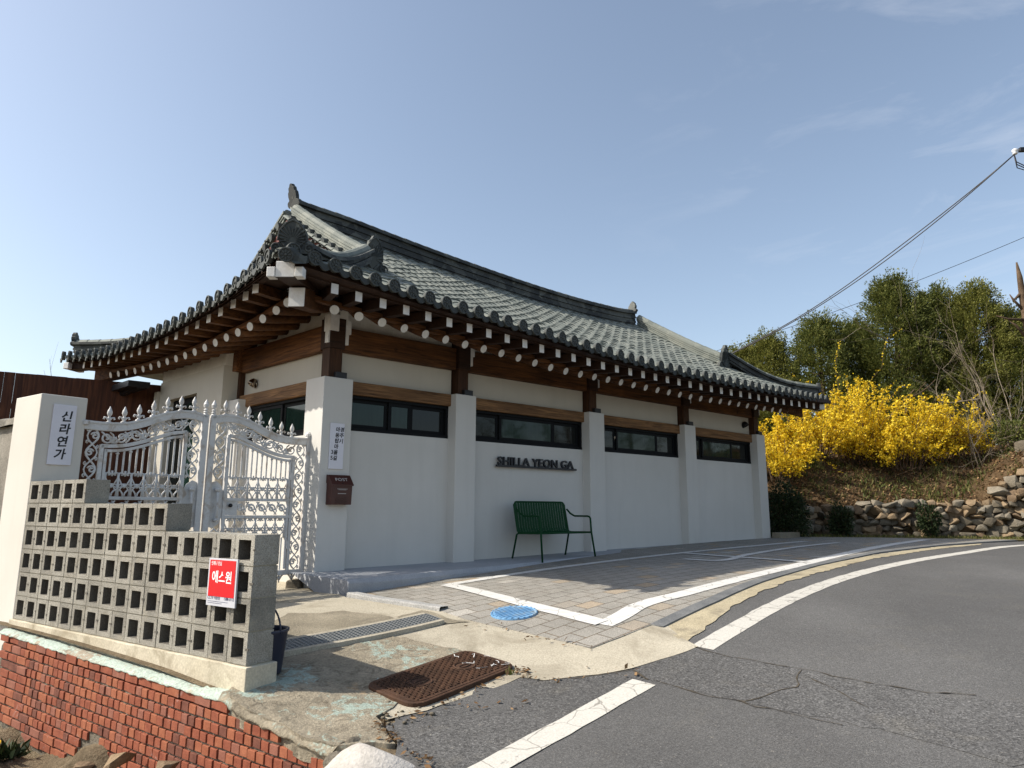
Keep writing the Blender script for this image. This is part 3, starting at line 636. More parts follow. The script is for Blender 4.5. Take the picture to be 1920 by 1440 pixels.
t = thing('concrete_wall', 'weathered old concrete wall with a rough capping left of the gate pillar', 'wall', PC + PL * 3 + A(0, 0, -1.6))
q = [PC + PL * .98 + PR * .35, PC + PL * 9 + PR * .35, PC + PL * 9 + PR * .8, PC + PL * .98 + PR * .8]
mb = MB(); mb.hexa([a + EZ * -2.4 for a in q] + [a + EZ * .80 for a in q]); mb.build('wall', M['old_wall'], t)
mb = MB(); g = []
for i in range(40):
    c = PC + PL * (1.0 + 8 * i / 39); row = []
    for k, (a, z) in enumerate(((.22, .80), (.24, .875), (.5, .90), (.85, .87), (.86, .80))): row.append(c + PR * (a + rnd.gauss(0, .02)) + EZ * (z + rnd.gauss(0, .008)))
    g.append(row)
mb.grid(g); mb.build('capping', M['old_wall'], t)

# wooden board fence behind the gate
FA, FB = A(-9.6, 9.35, 0), A(-6.02, 11.62, 0)
t = thing('board_fence', 'tall dark brown wooden board fence behind the gate', 'fence', (FA + FB) / 2 + EZ * -1)
d = (FB - FA); L = np.linalg.norm(d); d /= L; n = A(d[1], -d[0], 0); mb = MB(); s = 0
while s < L - .05:
    w = .135 + rnd.uniform(-.01, .01); g = -.002 + (.0035 if rnd.random() < .35 else 0)
    mb.box(FA + d * (s + w / 2) + EZ * (.49 + rnd.gauss(0, .002)) + n * rnd.gauss(0, .002), d * (w / 2 - g), n * .011, EZ * (1.58)); s += w
mb.build('boards', M['fence'], t)
for z in (1.55, .72, -.4):
    mb = MB(); mb.box((FA + FB) / 2 - n * .04 + EZ * z, d * L / 2, n * .025, EZ * .04); mb.build('rail', M['fence'], t)

# ================================================================== THE HOUSE
HO = H(4.9, 2.1, -.75)
house = thing('tiled_house', 'long white Korean house with brown timber beams and a curved grey tiled roof', 'house', HO)
PIL = [0.0, 1.93, 4.568, 7.126, 9.618]; PW = [.377, .343, .353, .335, .31]     # left edges and widths of the front piers
# --- walls
mb = MB(); mb.ub(.16, 9.90, .15, .36, -1.05, .945)
mb.build('wall', M['white_plaster'], house, bevel=.004)
mb = MB(); mb.ub(.155, .36, .36, 2.40, -1.05, .90); mb.ub(9.70, 9.90, .36, 4.1, -1.05, 2.3); mb.ub(.155, 9.90, 4.0, 4.15, -1.05, 2.3); mb.build('wall', M['white_plaster'], house)
for i in range(5):
    mb = MB(); d = .40 if i in (0, 4) else .28
    mb.ub(PIL[i], PIL[i] + PW[i], 0, d, -1.08, 1.556); mb.build('pilaster', M['white_plaster'], house, bevel=.006)
    pc = PIL[i] + (.175 if i < 4 else .13)
    mb = MB(); mb.ub(pc - .085, pc + .085, .07, .24, 1.556, 2.34); mb.build('post', M['post'], house, bevel=.006)
    mb = MB(); mb.ub(pc - .02, pc + .125, .015, .10, 1.558, 1.632); mb.build('post_block', M['black'], house, bevel=.005)
    # stepped white bracket end beside the post head
    a = pc + .075; q = [(a, 1.99), (a + .075, 1.99), (a + .075, 2.13), (a + .105, 2.13), (a + .105, 2.30), (a - .03, 2.30), (a - .03, 2.13), (a, 2.13)]
    mb = MB(); mb.prism([H(u, .055, z) for u, z in q], EY * .12); mb.build('bracket', M['white_paint'], house, bevel=.004)
    # dark post head
    mb = MB(); mb.ub(pc - .10, pc + .10, .045, .26, 1.93, 2.31); mb.build('post_head', M['dark_wood'], house, bevel=.005)
for i in range(4):
    u0, u1 = PIL[i] + PW[i], PIL[i + 1]; a, b = PIL[i] + .26, PIL[i+1] + .09
    mb = MB(); mb.ub(PIL[i] + .275, PIL[i+1] + .075, .10, .26, 1.912, 2.225); mb.build('beam', M['beam_front'], house, bevel=.012)
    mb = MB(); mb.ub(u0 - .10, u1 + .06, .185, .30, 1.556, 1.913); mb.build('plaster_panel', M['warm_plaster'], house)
    mb = MB(); mb.ub(u0 - .08, u1 + .06, .19, .30, 2.224, 2.62); mb.build('plaster_panel', M['eave_plaster'], house)
    mb = MB(); mb.ub(u0 - .03, u1 + .04, .105, .25, 1.392, 1.556); mb.build('lintel', M['lintel_front'], house, bevel=.010)
# --- windows
def window(u0, u1, z0, z1, fr, panes, place=H, v0=.155):
    bx = lambda mb, a, b, c, d, e, f, m=0: mb.hexa([place(a,c,e),place(b,c,e),place(b,d,e),place(a,d,e),place(a,c,f),place(b,c,f),place(b,d,f),place(a,d,f)], m)
    mb = MB(); w = .042; e = .003
    bx(mb, u0, u1, v0, v0 + .10, z0, z0 + w); bx(mb, u0, u1, v0, v0 + .10, z1 - w, z1); bx(mb, u0, u0 + w, v0 + e, v0 + .098, z0 + w, z1 - w); bx(mb, u1 - w, u1, v0 + e, v0 + .098, z0 + w, z1 - w)
    fo = mb.build('window', M['frame'], house, bevel=.003)
    a, b = u0 + w, u1 - w; xs = [a + (b - a) * f for f in fr]
    for k in range(len(xs) - 1):
        p, q = xs[k], xs[k + 1]; vv = v0 + (.02 if k % 2 else .045); s = .045
        mb = MB(); bx(mb, p, q, vv, vv + .028, z0 + w, z0 + w + s); bx(mb, p, q, vv, vv + .028, z1 - w - s, z1 - w); bx(mb, p, p + s, vv + .002, vv + .026, z0 + w + s, z1 - w - s); bx(mb, q - s, q, vv + .002, vv + .026, z0 + w + s, z1 - w - s)
        so_ = mb.build('sash', M['frame'], fo, bevel=.002)
        mb = MB(); bx(mb, p + s, q - s, vv + .010, vv + .018, z0 + w + s, z1 - w - s); mb.build('pane', M['glass'] if panes[k] else M['glass_dark'], fo)
    return fo
window(.375, 1.932, .946, 1.394, [0, .40, .63, 1], [1, 1, 0])
window(2.272, 4.570, .946, 1.394, [0, .245, .74, 1], [0, 1, 0])
window(4.92, 7.128, .946, 1.394, [0, .22, .74, 1], [0, 1, 0])
window(7.46, 9.62, .946, 1.394, [0, .20, .70, 1], [0, 1, 0])
# --- short side facing the gate
SQ = lambda a, v, z: H(v, a, z)      # swap so that the first argument runs along the side wall
mb = MB(); mb.ub(.10, .26, .30, 2.36, 1.918, 2.245); mb.build('beam', M['beam_side'], house, bevel=.012)
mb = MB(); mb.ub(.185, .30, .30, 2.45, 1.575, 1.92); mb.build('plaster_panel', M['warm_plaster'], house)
mb = MB(); mb.ub(.19, .30, .05, 2.36, 2.243, 2.70); mb.build('plaster_panel', M['eave_plaster'], house)
mb = MB(); mb.ub(.105, .25, .37, 2.37, 1.402, 1.576); mb.build('lintel', M['lintel_side'], house, bevel=.010)
mb = MB(); mb.ub(.11, .28, 2.40, 2.57, 1.52, 2.30); mb.build('post', M['post'], house, bevel=.006)
mb = MB(); mb.ub(.02, .30, 2.35, 2.62, 1.935, 2.28); mb.build('post_head', M['beam_side'], house, bevel=.008)
mb = MB(); mb.ub(0, .28, 2.17, 2.60, -1.05, 1.505); mb.build('pilaster', M['white_plaster'], house, bevel=.006)
q = [(.06, 1.99), (.135, 1.99), (.135, 2.14), (.165, 2.14), (.165, 2.35), (.03, 2.35), (.03, 2.14), (.06, 2.14)]
mb = MB(); mb.prism([H(.055, v, z) for v, z in q], EX * .12); mb.build('bracket', M['white_paint'], house, bevel=.004)
window(.385, 2.165, .90, 1.402, [0, .5, 1], [1, 1], SQ)
# rear wing wall, thicker, with its dark doorway
mb = MB()
mb.ub(-.10, .35, 2.46, 3.30, -1.05, 2.02); mb.ub(-.10, .35, 3.30, 4.42, 1.70, 2.02); mb.ub(-.10, .35, 4.42, 4.72, -1.05, 2.02); mb.ub(.05, .35, 3.30, 4.42, -1.05, 1.70)
mb.build('wall', M['warm_plaster'], house, bevel=.004)
mb = MB(); mb.ub(-.08, .30, 2.46, 4.72, 2.02, 2.34); mb.build('plaster_panel', M['eave_plaster'], house)
dr = None
mb = MB(); mb.ub(.0, .045, 3.32, 4.40, -.95, 1.69); dr = mb.build('door', M['frame'], house, bevel=.003)
for a, b in ((3.40, 3.82), (3.90, 4.32)):
    mb = MB(); mb.ub(-.012, -.002, a, b, -.85, 1.60); mb.build('pane', M['glass'] if a < 3.5 else M['glass_dark'], dr)
mb = MB(); mb.ub(-.14, .3, 4.72, 4.86, -1.05, 1.88); mb.build('pilaster', M['warm_plaster'], house, bevel=.006)
mb = MB(); mb.ub(-.62, -.30, 4.60, 6.3, 1.90, 2.0); mb.tube([H(-.45, 4.62, 1.94), H(-.45, 6.4, 1.80)], .06, 10); mb.build('gutter', M['black'], house, bevel=.005)
# --- plinth: painted concrete step along the front, tapering into the rising ground
mb = MB(); g = []
for i in range(26):
    u = -.185 + 9.9 * i / 25; fv = np.interp(u, [-.19, 4.2, 6.5, 9.9], [-.965, -.48, -.20, -.08]); zt = np.interp(u, [-.19, 2.3, 4.7, 7.5, 9.9], [-.722, -.700, -.655, -.622, -.580]) 
    lo = -1.1; g.append([H(u, fv, lo), H(u, fv, zt - .05 if i else zt - .03), H(u, fv + .035, zt), H(u, .16, zt + .006)])
mb.grid(g); mb.f.append((0, 1, 2, 3)); mb.m.append(0)
mb.build('plinth', M['plinth'], house, bevel=.01)

# --- eave curves measured on the photograph
zT = table([-1.27, -.64, -.12, .39, 1.13, 2.12, 3.07, 4.0, 4.7, 6.06, 7.2, 8.5, 9.5, 10.5], [2.53, 2.478, 2.431, 2.385, 2.347, 2.291, 2.238, 2.19, 2.175, 2.17, 2.177, 2.205, 2.235, 2.275])
vT = lambda u: -1.2 - .05 * max(0, (-u - .4)) ** 1.5 + .1 * min(1, max(0, (u - 8.5) / 2))
zF = table([-1.1, -.565, .195, .9, 1.83, 2.67, 3.5, 5.2, 6.3, 7.5, 8.6, 9.6, 10.3], [2.325, 2.279, 2.237, 2.194, 2.143, 2.089, 2.045, 2.024, 2.015, 2.03, 2.041, 2.07, 2.10])
zR = table([-.8, -.335, .317, 1.286, 2.21, 3.0, 4.2, 5.6, 6.5, 7.6, 8.75, 9.6, 10.2], [2.21, 2.169, 2.13, 2.07, 2.029, 1.966, 1.944, 1.918, 1.909, 1.93, 1.937, 1.96, 1.99])
sT = table([-1.25, -.9, -.3, .17, .62, 1.12, 1.6, 2.16, 2.9, 3.94, 4.7, 5.4, 6.0], [2.55, 2.545, 2.535, 2.515, 2.47, 2.44, 2.395, 2.382, 2.37, 2.378, 2.41, 2.47, 2.53])
uT = lambda v: -1.0 - .24 * (max(0, (.6 - v)) / 1.85) ** 1.5 - .12 * max(0, (v - 4.4) / 1.6) ** 1.5
sF = table([-.9, -.4, .29, .95, 1.6, 2.25, 3.17, 4.1, 5.04, 5.6], [2.45, 2.43, 2.409, 2.343, 2.30, 2.265, 2.245, 2.277, 2.306, 2.34]); uF = lambda v: -.88 - .12 * max(0, (.3 - v) / .9) - .08 * max(0, (v - 4.6))
sR = table([-.6, .13, .72, 1.38, 2.3, 3.25, 4.18, 5.0, 5.4], [2.33, 2.28, 2.199, 2.161, 2.113, 2.112, 2.125, 2.16, 2.18]); uR = lambda v: -.57 - .12 * max(0, (.1 - v)) - .06 * max(0, (v - 4.3))
zRidge = table([.3, .6, 1.45, 2.3, 4.17, 6.24, 7.3, 8.2, 8.6], [4.70, 4.66, 4.62, 4.55, 4.43, 4.355, 4.36, 4.40, 4.45])   # top of the ridge
VR, UL, UR = 2.10, .62, 8.52
CL, CRt = (-1.25, -1.25), (10.55, -1.12)       # tile corners in plan
KL, KR = (.62, .12), (8.62, .12)                # where the gable meets the hips
def roofz(u, v):        # front slope
    e = vT(u); zr = zRidge(min(8.6, max(.3, u))) - .34; t = min(1.05, max(-.05, (v - e) / (VR - e))); z0 = zT(u) - .045
    return z0 + (zr - z0) * (t * .86 + .14 * t * t)
def rn(u, v):           # slope normal, from finite differences
    a = H(u, v + .05, roofz(u, v + .05)) - H(u, v - .05, roofz(u, v - .05)); b = H(u + .05, v, roofz(u + .05, v)) - H(u - .05, v, roofz(u - .05, v))
    n = np.cross(b, a); return n / np.linalg.norm(n)
PITCHT = .2345; COV = [(-.11725, -.002), (-.109, .000), (-.102, .005), (-.099, .014), (-.083, .029), (-.047, .041), (0, .045), (.047, .041), (.083, .029), (.099, .014), (.102, .005), (.109, .000), (.11725, -.002)]
def course_ts(L, step=.205):
    n = max(1, int(round(L / step))); return [i / n for i in range(n + 1)]
def tile_column(mb, f, nrm, L, half=None):
    # f(du, t) -> point, nrm(t) -> normal; each course overlaps the next lower one with a small step
    ts = course_ts(L)
    for i in range(len(ts) - 1):
        a, b = ts[i], ts[i + 1]; na, nb = nrm(a), nrm(b); jl = rnd.gauss(0, .003)
        cov = [(1.0 + rnd.gauss(0, .012)) for _ in range(2)]
        ra = [f(d * (1.05 if .003 < h else 1) , a) + na * (h * 1.03 + .008 + jl if h > .003 else h + .004) for d, h in COV]
        rb = [f(d * (.97 if .003 < h else 1), b) + nb * (h * .93 + jl if h > .003 else h) for d, h in COV]
        lo = [f(d * 1.0, a) + na * (h * .9 - .012) for d, h in COV]
        k = len(COV); mb.add(lo + ra + rb, [(j, j+1, k+j+1, k+j) for j in range(k - 1)] + [(k+j, k+j+1, 2*k+j+1, 2*k+j) for j in range(k - 1)])
roof = None
mb = MB(); front_cols = []
k = 0
while True:
    u = -1.13 + PITCHT * k + rnd.gauss(0, .004); k += 1
    if u > 10.45: break
    e = vT(u)
    if u < .44: tmax_v = CL[1] + (u - CL[0]) / (KL[0] - CL[0]) * (KL[1] - CL[1])
    elif u > 8.85: tmax_v = CRt[1] + (CRt[0] - u) / (CRt[0] - KR[0]) * (KR[1] - CRt[1])
    else: tmax_v = VR - .02
    front_cols.append(u)
    if tmax_v - e < .04: continue
    L = (tmax_v - e) * 1.18
    f = lambda d, t, u=u, e=e, m=tmax_v: H(u + d, e + (m - e) * t, roofz(u + d, e + (m - e) * t))
    g = lambda t, u=u, e=e, m=tmax_v: rn(u, e + (m - e) * t)
    tile_column(mb, f, g, L)
# hip slope over the side facing the gate
def sidez(u, v):
    e = uT(v); t = min(1.1, max(-.05, (u - e) / (KL[0] - e))); z0 = sT(v) - .045; z1 = 3.05
    return z0 + (z1 - z0) * (t * .86 + .14 * t * t)
def sn(u, v):
    a = H(u + .05, v, sidez(u + .05, v)) - H(u - .05, v, sidez(u - .05, v)); b = H(u, v + .05, sidez(u, v + .05)) - H(u, v - .05, sidez(u, v - .05))
    n = np.cross(a, b); return n / np.linalg.norm(n)
VB = 6.32; side_cols = []
k = 0
while True:
    v = -1.10 + .2505 * k; k += 1
    if v > VB - .1: break
    e = uT(v)
    if v < KL[1]: m = CL[0] + (v - CL[1]) / (KL[1] - CL[1]) * (KL[0] - CL[0])
    elif v > 4.10: m = -1.12 + (VB - v) / (VB - 4.10) * (KL[0] + 1.12)
    else: m = KL[0] + .1
    side_cols.append(v)
    if m - e < .04: continue
    f = lambda d, t, v=v, e=e, m=m: H(e + (m - e) * t, v - d, sidez(e + (m - e) * t, v - d))
    g = lambda t, v=v, e=e, m=m: sn(e + (m - e) * t, v)
    tile_column(mb, f, g, (m - e) * 1.18)
# back slope and far hip, seen only from elsewhere
def back_pt(u, v): return H(u, v, roofz(u, 2 * VR - min(v, 2 * VR - vT(u))))
for ua_, ub__ in ((-1.08, .48), (.48, 8.78), (8.78, 10.5)):
    gb = []
    for u in np.linspace(ua_, ub__, 12):
        hi = VR if ua_ == .48 else (VB - (u + 1.1) / (KL[0] + 1.1) * (VB - 4.10) if ua_ < 0 else VB - (CRt[0] - u) / (CRt[0] - KR[0]) * (VB - 4.10))
        gb.append([back_pt(u, VB + (hi - VB) * j / 7) for j in range(8)])
    if ua_ < 8: mb.grid(gb)
mb.grid(gb)
gb = []
for i in range(16):
    v = -1.1 + 6.6 * i / 15; hi = KR[0] if KR[1] < v < 4.1 else (CRt[0] - (v - CRt[1]) / (KR[1] - CRt[1]) * (CRt[0] - KR[0]) if v <= KR[1] else CRt[0] - (VB - v) / (VB - 4.10) * (CRt[0] - KR[0]))
    gb.append([H(10.5 + (hi - 10.5) * j / 5, v, 2.22 + .8 * ((10.5 - (10.5 + (hi - 10.5) * j / 5)) / 1.9)) for j in range(6)])
mb.grid(gb)
roof = mb.build('roof', M['tile'], house, fix=False)
roof.data.polygons.foreach_set('use_smooth', [True] * len(roof.data.polygons))
try:
    md = roof.modifiers.new('edge', 'EDGE_SPLIT'); md.split_angle = math.radians(50)
except Exception: pass

# --- ridges: stacked courses of flat tile under a round cap tile
def ridge(name, path, w, h, cap=.075, layers=5, mat='tile_dark', capmat='tile', seg=.21):
    path = [np.array(p) for p in path]; n = len(path); mb = MB()
    sd = []
    for i in range(n):
        t = path[min(i+1, n-1)] - path[max(i-1, 0)]; s = np.cross(t, EZ); sd.append(s / np.linalg.norm(s))
    for k in range(layers):
        z0, z1 = -h + h * k / layers + .003, -h + h * (k + 1) / layers - .003; ww = w / 2 + (.016 if k % 2 else 0) + (.03 if k == layers - 1 else 0)
        g = [[path[i] + sd[i] * ww + EZ * z0, path[i] + sd[i] * ww + EZ * z1, path[i] - sd[i] * ww + EZ * z1, path[i] - sd[i] * ww + EZ * z0, path[i] + sd[i] * ww + EZ * z0] for i in range(n)]
        mb.grid(g); 
        for e in (0, n - 1):
            b = len(mb.v) - 5 * n + 5 * e; mb.f.append((b, b+1, b+2, b+3)); mb.m.append(0)
    d = [0]
    for a, b in zip(path, path[1:]): d.append(d[-1] + np.linalg.norm(b - a))
    fx = [np.interp(np.linspace(0, d[-1], max(2, int(d[-1] / seg)) + 1), d, [p[c] for p in path]) for c in range(3)]
    q = np.array(fx).T
    for a, b in zip(q, q[1:]):
        mb.tube([a - EZ * .01, b - EZ * .01], [cap * (1.04 + rnd.gauss(0, .01)), cap * .95], 12, 1)
    o = mb.build(name, [M[mat], M[capmat]], roof, fix=True); return o
def disc_mesh(r, nrm, petals=True):
    # round end tile: rim, hub and petals, local, facing nrm
    mb = MB(); n = nrm / np.linalg.norm(nrm); x = np.cross(EZ, n); x /= np.linalg.norm(x); y = np.cross(n, x)
    mb.lathe(-n * .03, [(0, r * .92), (.045, r), (.052, r * .96), (.052, r * .80), (.040, r * .76), (.040, .001)], 18, n)
    mb.lathe(n * .012, [(0, r * .22), (.010, r * .18), (.013, .001)], 10, n)
    if petals:
        for k in range(8):
            c = 2 * PI * k / 8; d = math.cos(c) * x + math.sin(c) * y; mb.box(n * .013 + d * r * .5, d * r * .2, np.cross(n, d) * r * .09, n * .006)
    return mb
def pan_lip(mb, nrm, off):
    # drooping plate that closes the hollow tile between two round ones
    n = nrm / np.linalg.norm(nrm); x = np.cross(EZ, n); x /= np.linalg.norm(x); top = []; bot = []
    for i in range(9):
        a = -1 + i / 4.0; top.append(off + x * a * .082 + EZ * (-.015 - .020 * (1 - a * a))); bot.append(off + x * a * .082 + EZ * (-.030 - .075 * (1 - a * a) ** .8))
    p = top + bot[::-1]; mb.prism([q + n * .006 - EZ * .0 for q in p], -n * .022)
out_f = -EY - EX * 0; 
tp = disc_mesh(.080, -EY); pan_lip(tp, -EY, EX * (PITCHT / 2)); end_front = tp.mesh('end_tile', [M['tile_end']], np.zeros(3))
tp = disc_mesh(.080, -EX - .02 * EZ, False); pan_lip(tp, -EX, EY * (PITCHT / 2)); end_side = tp.mesh('end_tile', [M['tile_end']], np.zeros(3))
for me in (end_front, end_side):
    b_ = bmesh.new(); b_.from_mesh(me); bmesh.ops.recalc_face_normals(b_, faces=b_.faces); b_.to_mesh(me); b_.free()
for u in front_cols:
    o = link('end_tile', end_front, roof); o.location = Vector(H(u, vT(u) - .012, zT(u)) - HO)
for v in side_cols:
    if v < -1.05: continue
    o = link('end_tile', end_side, roof); o.location = Vector(H(uT(v) - .012, v, sT(v)) - HO)

# ornamental end plates (curled outline, shell relief)
def ornament(name, c, n, h, w, tilt=0, mat='tile_end', relief=True, parent=None, disc=True):
    n = np.array(n, float); n /= np.linalg.norm(n); x = np.cross(EZ, n); x /= np.linalg.norm(x); y = np.cross(n, x)
    y = y * math.cos(tilt) + n * math.sin(tilt); n2 = np.cross(x, y); mb = MB()
    prof = [(-.50, .0), (-.58, .10), (-.56, .22), (-.44, .28), (-.36, .30), (-.40, .46), (-.38, .62), (-.29, .68), (-.27, .82), (-.16, .88), (-.10, .97), (0, 1.0)]
    pts = prof + [(-a, b) for a, b in prof[-2::-1]]
    mb.prism([c + x * a * w + y * b * h - n2 * .03 for a, b in pts], n2 * .06)
    if relief:
        for k in range(13):
            an = PI * (-.06 + 1.12 * k / 12); d = x * math.cos(an) * w * .55 + y * math.sin(an) * h * .55
            c0 = c + y * h * .38 + n2 * .03; d = d / np.linalg.norm(d); r0, r1 = .035, .30 * (w * abs(math.cos(an)) + h * abs(math.sin(an)))
            mb.tube([c0 + d * r0 * .9, c0 + d * (r0 + r1) * .55, c0 + d * r1], [.004, .010, .016], 6)
        for sgn in (-1, 1):
            cc = c + x * sgn * w * .46 + y * h * .14 + n2 * .03; sp = [cc + (x * math.cos(a) + y * math.sin(a)) * (.055 - .0055 * a) * (h / .42) for a in np.linspace(0, 9, 26)]
            mb.tube(sp, .011, 6)
            mb.tube([c + x * sgn * w * .40 + y * h * .34 + n2 * .032, c + x * sgn * w * .36 + y * h * .62 + n2 * .032, c + x * sgn * w * .18 + y * h * .84 + n2 * .032, c + y * h * .93 + n2 * .032], .010, 6)
            mb.tube([c + x * sgn * w * .05 + y * h * .1 + n2 * .03, c + x * sgn * w * .22 + y * h * .22 + n2 * .035, c + x * sgn * w * .30 + y * h * .30 + n2 * .03], [.02, .016, .008], 6)
    o = mb.build(name, M[mat], roof, bevel=.006); return o
ridge('ridge', [H(u, VR, zRidge(u) - .06) for u in np.linspace(.60, 8.5, 34)], .20, .32, .085, 6, 'tile_dark', 'tile_dark')
ornament('ridge_ornament', H(.60, VR, zRidge(.6) - .12), -EX + .25 * NF, .36, .24, .25, 'tile_dark', False)
ornament('ridge_ornament', H(8.50, VR, zRidge(8.4) - .05), EX, .28, .26, .2, 'tile_dark', False)
for us, nn in ((.62, 1), (8.60, 1)):
    for back in (0, 1):
        pts = []
        for v in np.linspace(2.0, .06, 16):
            vv = 2 * VR - v if back else v; lift = .22 + .05 * max(0, (.7 - v)) ** 2; pts.append(H(us - (.05 if us < 2 else 0), vv, roofz(us, v) + lift))
        ridge('descending_ridge', pts, .15, .22, .075, 5, 'tile', 'tile')
        v = .02; vv = 2 * VR - v if back else v
        ornament('ridge_ornament', H(us - .05, vv, roofz(us, v) - .02), EY if back else NF, .50, .32, .12, 'tile_end', not back)
# hip ridges run out to the corners
def hip(c, k, z0, z1):
    pts = []
    for i in range(13):
        t = i / 12; u = k[0] + (c[0] - k[0]) * t; v = k[1] + (c[1] - k[1]) * t; pts.append(H(u, v, z0 + (z1 - z0) * t - .16 * math.sin(PI * t) + .04))
    ridge('hip_ridge', pts, .17, .19, .078, 4, 'tile_dark', 'tile'); return pts
hp = hip((-1.04, -1.06), (.42, -.06), 3.20, 2.68)
hip((-.98, 6.10), (.52, 4.18), 3.16, 2.74)
hip((10.32, -.92), (8.70, .02), 3.10, 2.48)
hip((10.32, 5.2), (8.70, 4.18), 3.10, 2.48)
dgo = -EX - EY; dgo = dgo / np.linalg.norm(dgo)
ornament('ridge_ornament', H(-1.07, -1.12, 2.53), A(.12, -1, 0), .365, .36, .12, 'tile_end', True)
ornament('ridge_ornament', H(-1.0, 6.14, 2.72), -EX + .6 * EY, .26, .26, .1, 'tile_dark', False)
ornament('ridge_ornament', H(10.36, -.95, 2.40), EX - .8 * EY, .22, .20, .1, 'tile_dark', False)
# short round tile and disc below the corner ornament
mb = MB(); mb.tube([H(-.93, -.97, 2.60), H(-1.08, -1.14, 2.535), H(-1.21, -1.29, 2.445)], [.082, .078, .070], 14); mb.build('corner_tile', M['tile_end'], roof, smooth=True)
tp = disc_mesh(.074, A(.15, -1, -.15)); o_ = link('end_tile', tp.mesh('end_tile', [M['tile_end']], np.zeros(3)), roof); o_.location = Vector(H(-1.235, -1.315, 2.43) - HO)
mb = MB(); mb.prism([H(-1.30, -1.22, 2.50), H(-1.18, -1.30, 2.50), H(-1.00, -1.27, 2.47), H(-1.02, -1.28, 2.40), H(-1.14, -1.30, 2.365), H(-1.24, -1.28, 2.41)], NF * .02 - EZ * .005); mb.build('corner_tile', M['tile_end'], roof)
# verge tiles along the gable edges, lying crosswise with their round ends outward
for us, sg in ((.62, -1), (8.60, 1)):
    mb = MB()
    for back in (0, 1):
        for v in np.arange(.25, 2.0, .185):
            vv = 2 * VR - v if back else v; z = roofz(us, v) + .02
            a, b = H(us + sg * .02, vv, z + .035), H(us + sg * .19, vv, z + .012)
            mb.tube([a, b], .068, 12)
            mb.box(H(us + sg * .11, vv + .09, z - .015), EX * .10, EY * .05, EZ * .012)
    mb.build('verge_tiles', M['tile_end'], roof, bevel=.0)
    # gable boards under the verge
    mb = MB()
    for back in (0, 1):
        P0 = [H(us + sg * .10, (2*VR - v if back else v), roofz(us, v) - .03) for v in np.linspace(.1, VR, 10)]
        P1 = [p - EZ * .20 for p in P0]; mb.grid([P0, P1]); mb.grid([[p + EX * sg * .04 for p in P0], [p + EX * sg * .04 for p in P1]]); mb.grid([[p for p in P1], [p + EX * sg * .04 for p in P1]])
    mb.build('gable_board', M['gable'], roof)
    mb = MB(); poly = [H(us - sg * .02, v, roofz(us, v) - .06) for v in np.linspace(.1, VR, 8)]; poly += [H(us - sg * .02, 2*VR - v, roofz(us, v) - .06) for v in np.linspace(VR, .1, 8)][1:]
    mb.prism(poly, EX * -.04 * sg); mb.build('gable_wall', M['eave_plaster'], house)

# --- rafters
def round_rafter(e, inner, mat, r=.054):
    mb = MB(); e = np.array(e); inner = np.array(inner); d = inner - e
    mb.tube([e, e + d * .12, e + d * .5, inner], [r * .98, r * 1.08, r * 1.14, r * 1.14], 14, 0, True, 1); o = mb.build('rafter', [M[mat], M['white_paint']], house, fix=False); me = o.data
    me.polygons.foreach_set('use_smooth', [len(p.vertices) == 4 for p in me.polygons]); return o
def square_rafter(e, inner, side, mat, w=.038, h=.062):
    mb = MB(); e = np.array(e); inner = np.array(inner); s = side / np.linalg.norm(side); z = EZ
    mb.hexa([e - s*w*.92 - z*h*.95, e + s*w*.92 - z*h*.95, inner + s*w*1.1 - z*h, inner - s*w*1.1 - z*h, e - s*w*.92 + z*h*.95, e + s*w*.92 + z*h*.95, inner + s*w*1.1 + z*h, inner - s*w*1.1 + z*h])
    mb.m[2] = 1; return mb.build('flying_rafter', [M[mat], M['white_paint']], house, bevel=.004)
k = 0
for k in range(37):
    u = -.335 + .3 * k
    if u > 10.0: break
    e = H(u, -.70, zR(u)); 
    if u < .62: inner = H(.12 + (u - .62) * .22 + .42, .42, zR(.4) + .60)
    elif u > 9.3: inner = H(9.0 + (u - 9.3) * .25, .42, zR(9.3) + .58)
    else: inner = H(u, .50, zR(u) + .58)
    round_rafter(e, inner, 'rafter')
for k in range(38):
    u = -.57 + .3 * k
    if u > 10.25: break
    fan = -.30 * max(0, (.2 - u)) + -.3 * max(0, u - 9.4)
    e = H(u, -1.05 - (.03 if u < -.4 else 0), zF(u)); sh = (.30 * max(0, .2 - u)) - (.30 * max(0, u - 9.4))
    square_rafter(e, H(u + sh, -.42, zF(u) + .06), EX, 'dark_wood', .046, .060)
FAN = lambda x: math.radians(26) * math.exp(-(x + .1) / 1.5)
def rot2(d, a): return A(d[0]*math.cos(a) - d[1]*math.sin(a), d[0]*math.sin(a) + d[1]*math.cos(a), 0)
for k in range(19):
    v = -.18 + .311 * k
    if v > 5.6: break
    e = H(uR(v), v, sR(v)); d = -rot2(NS, FAN(v)); round_rafter(e, e + d * 1.02 + EZ * .27, 'rafter_side', .054)
for k in range(21):
    v = -.094 + .321 * k
    if v > 6.05: break
    e = H(uF(v), v, sF(v)); d = -rot2(NS, FAN(v + .25)); square_rafter(e, e + d * .60 + EZ * .05, np.cross(d, EZ), 'rafter_side', .048, .060)
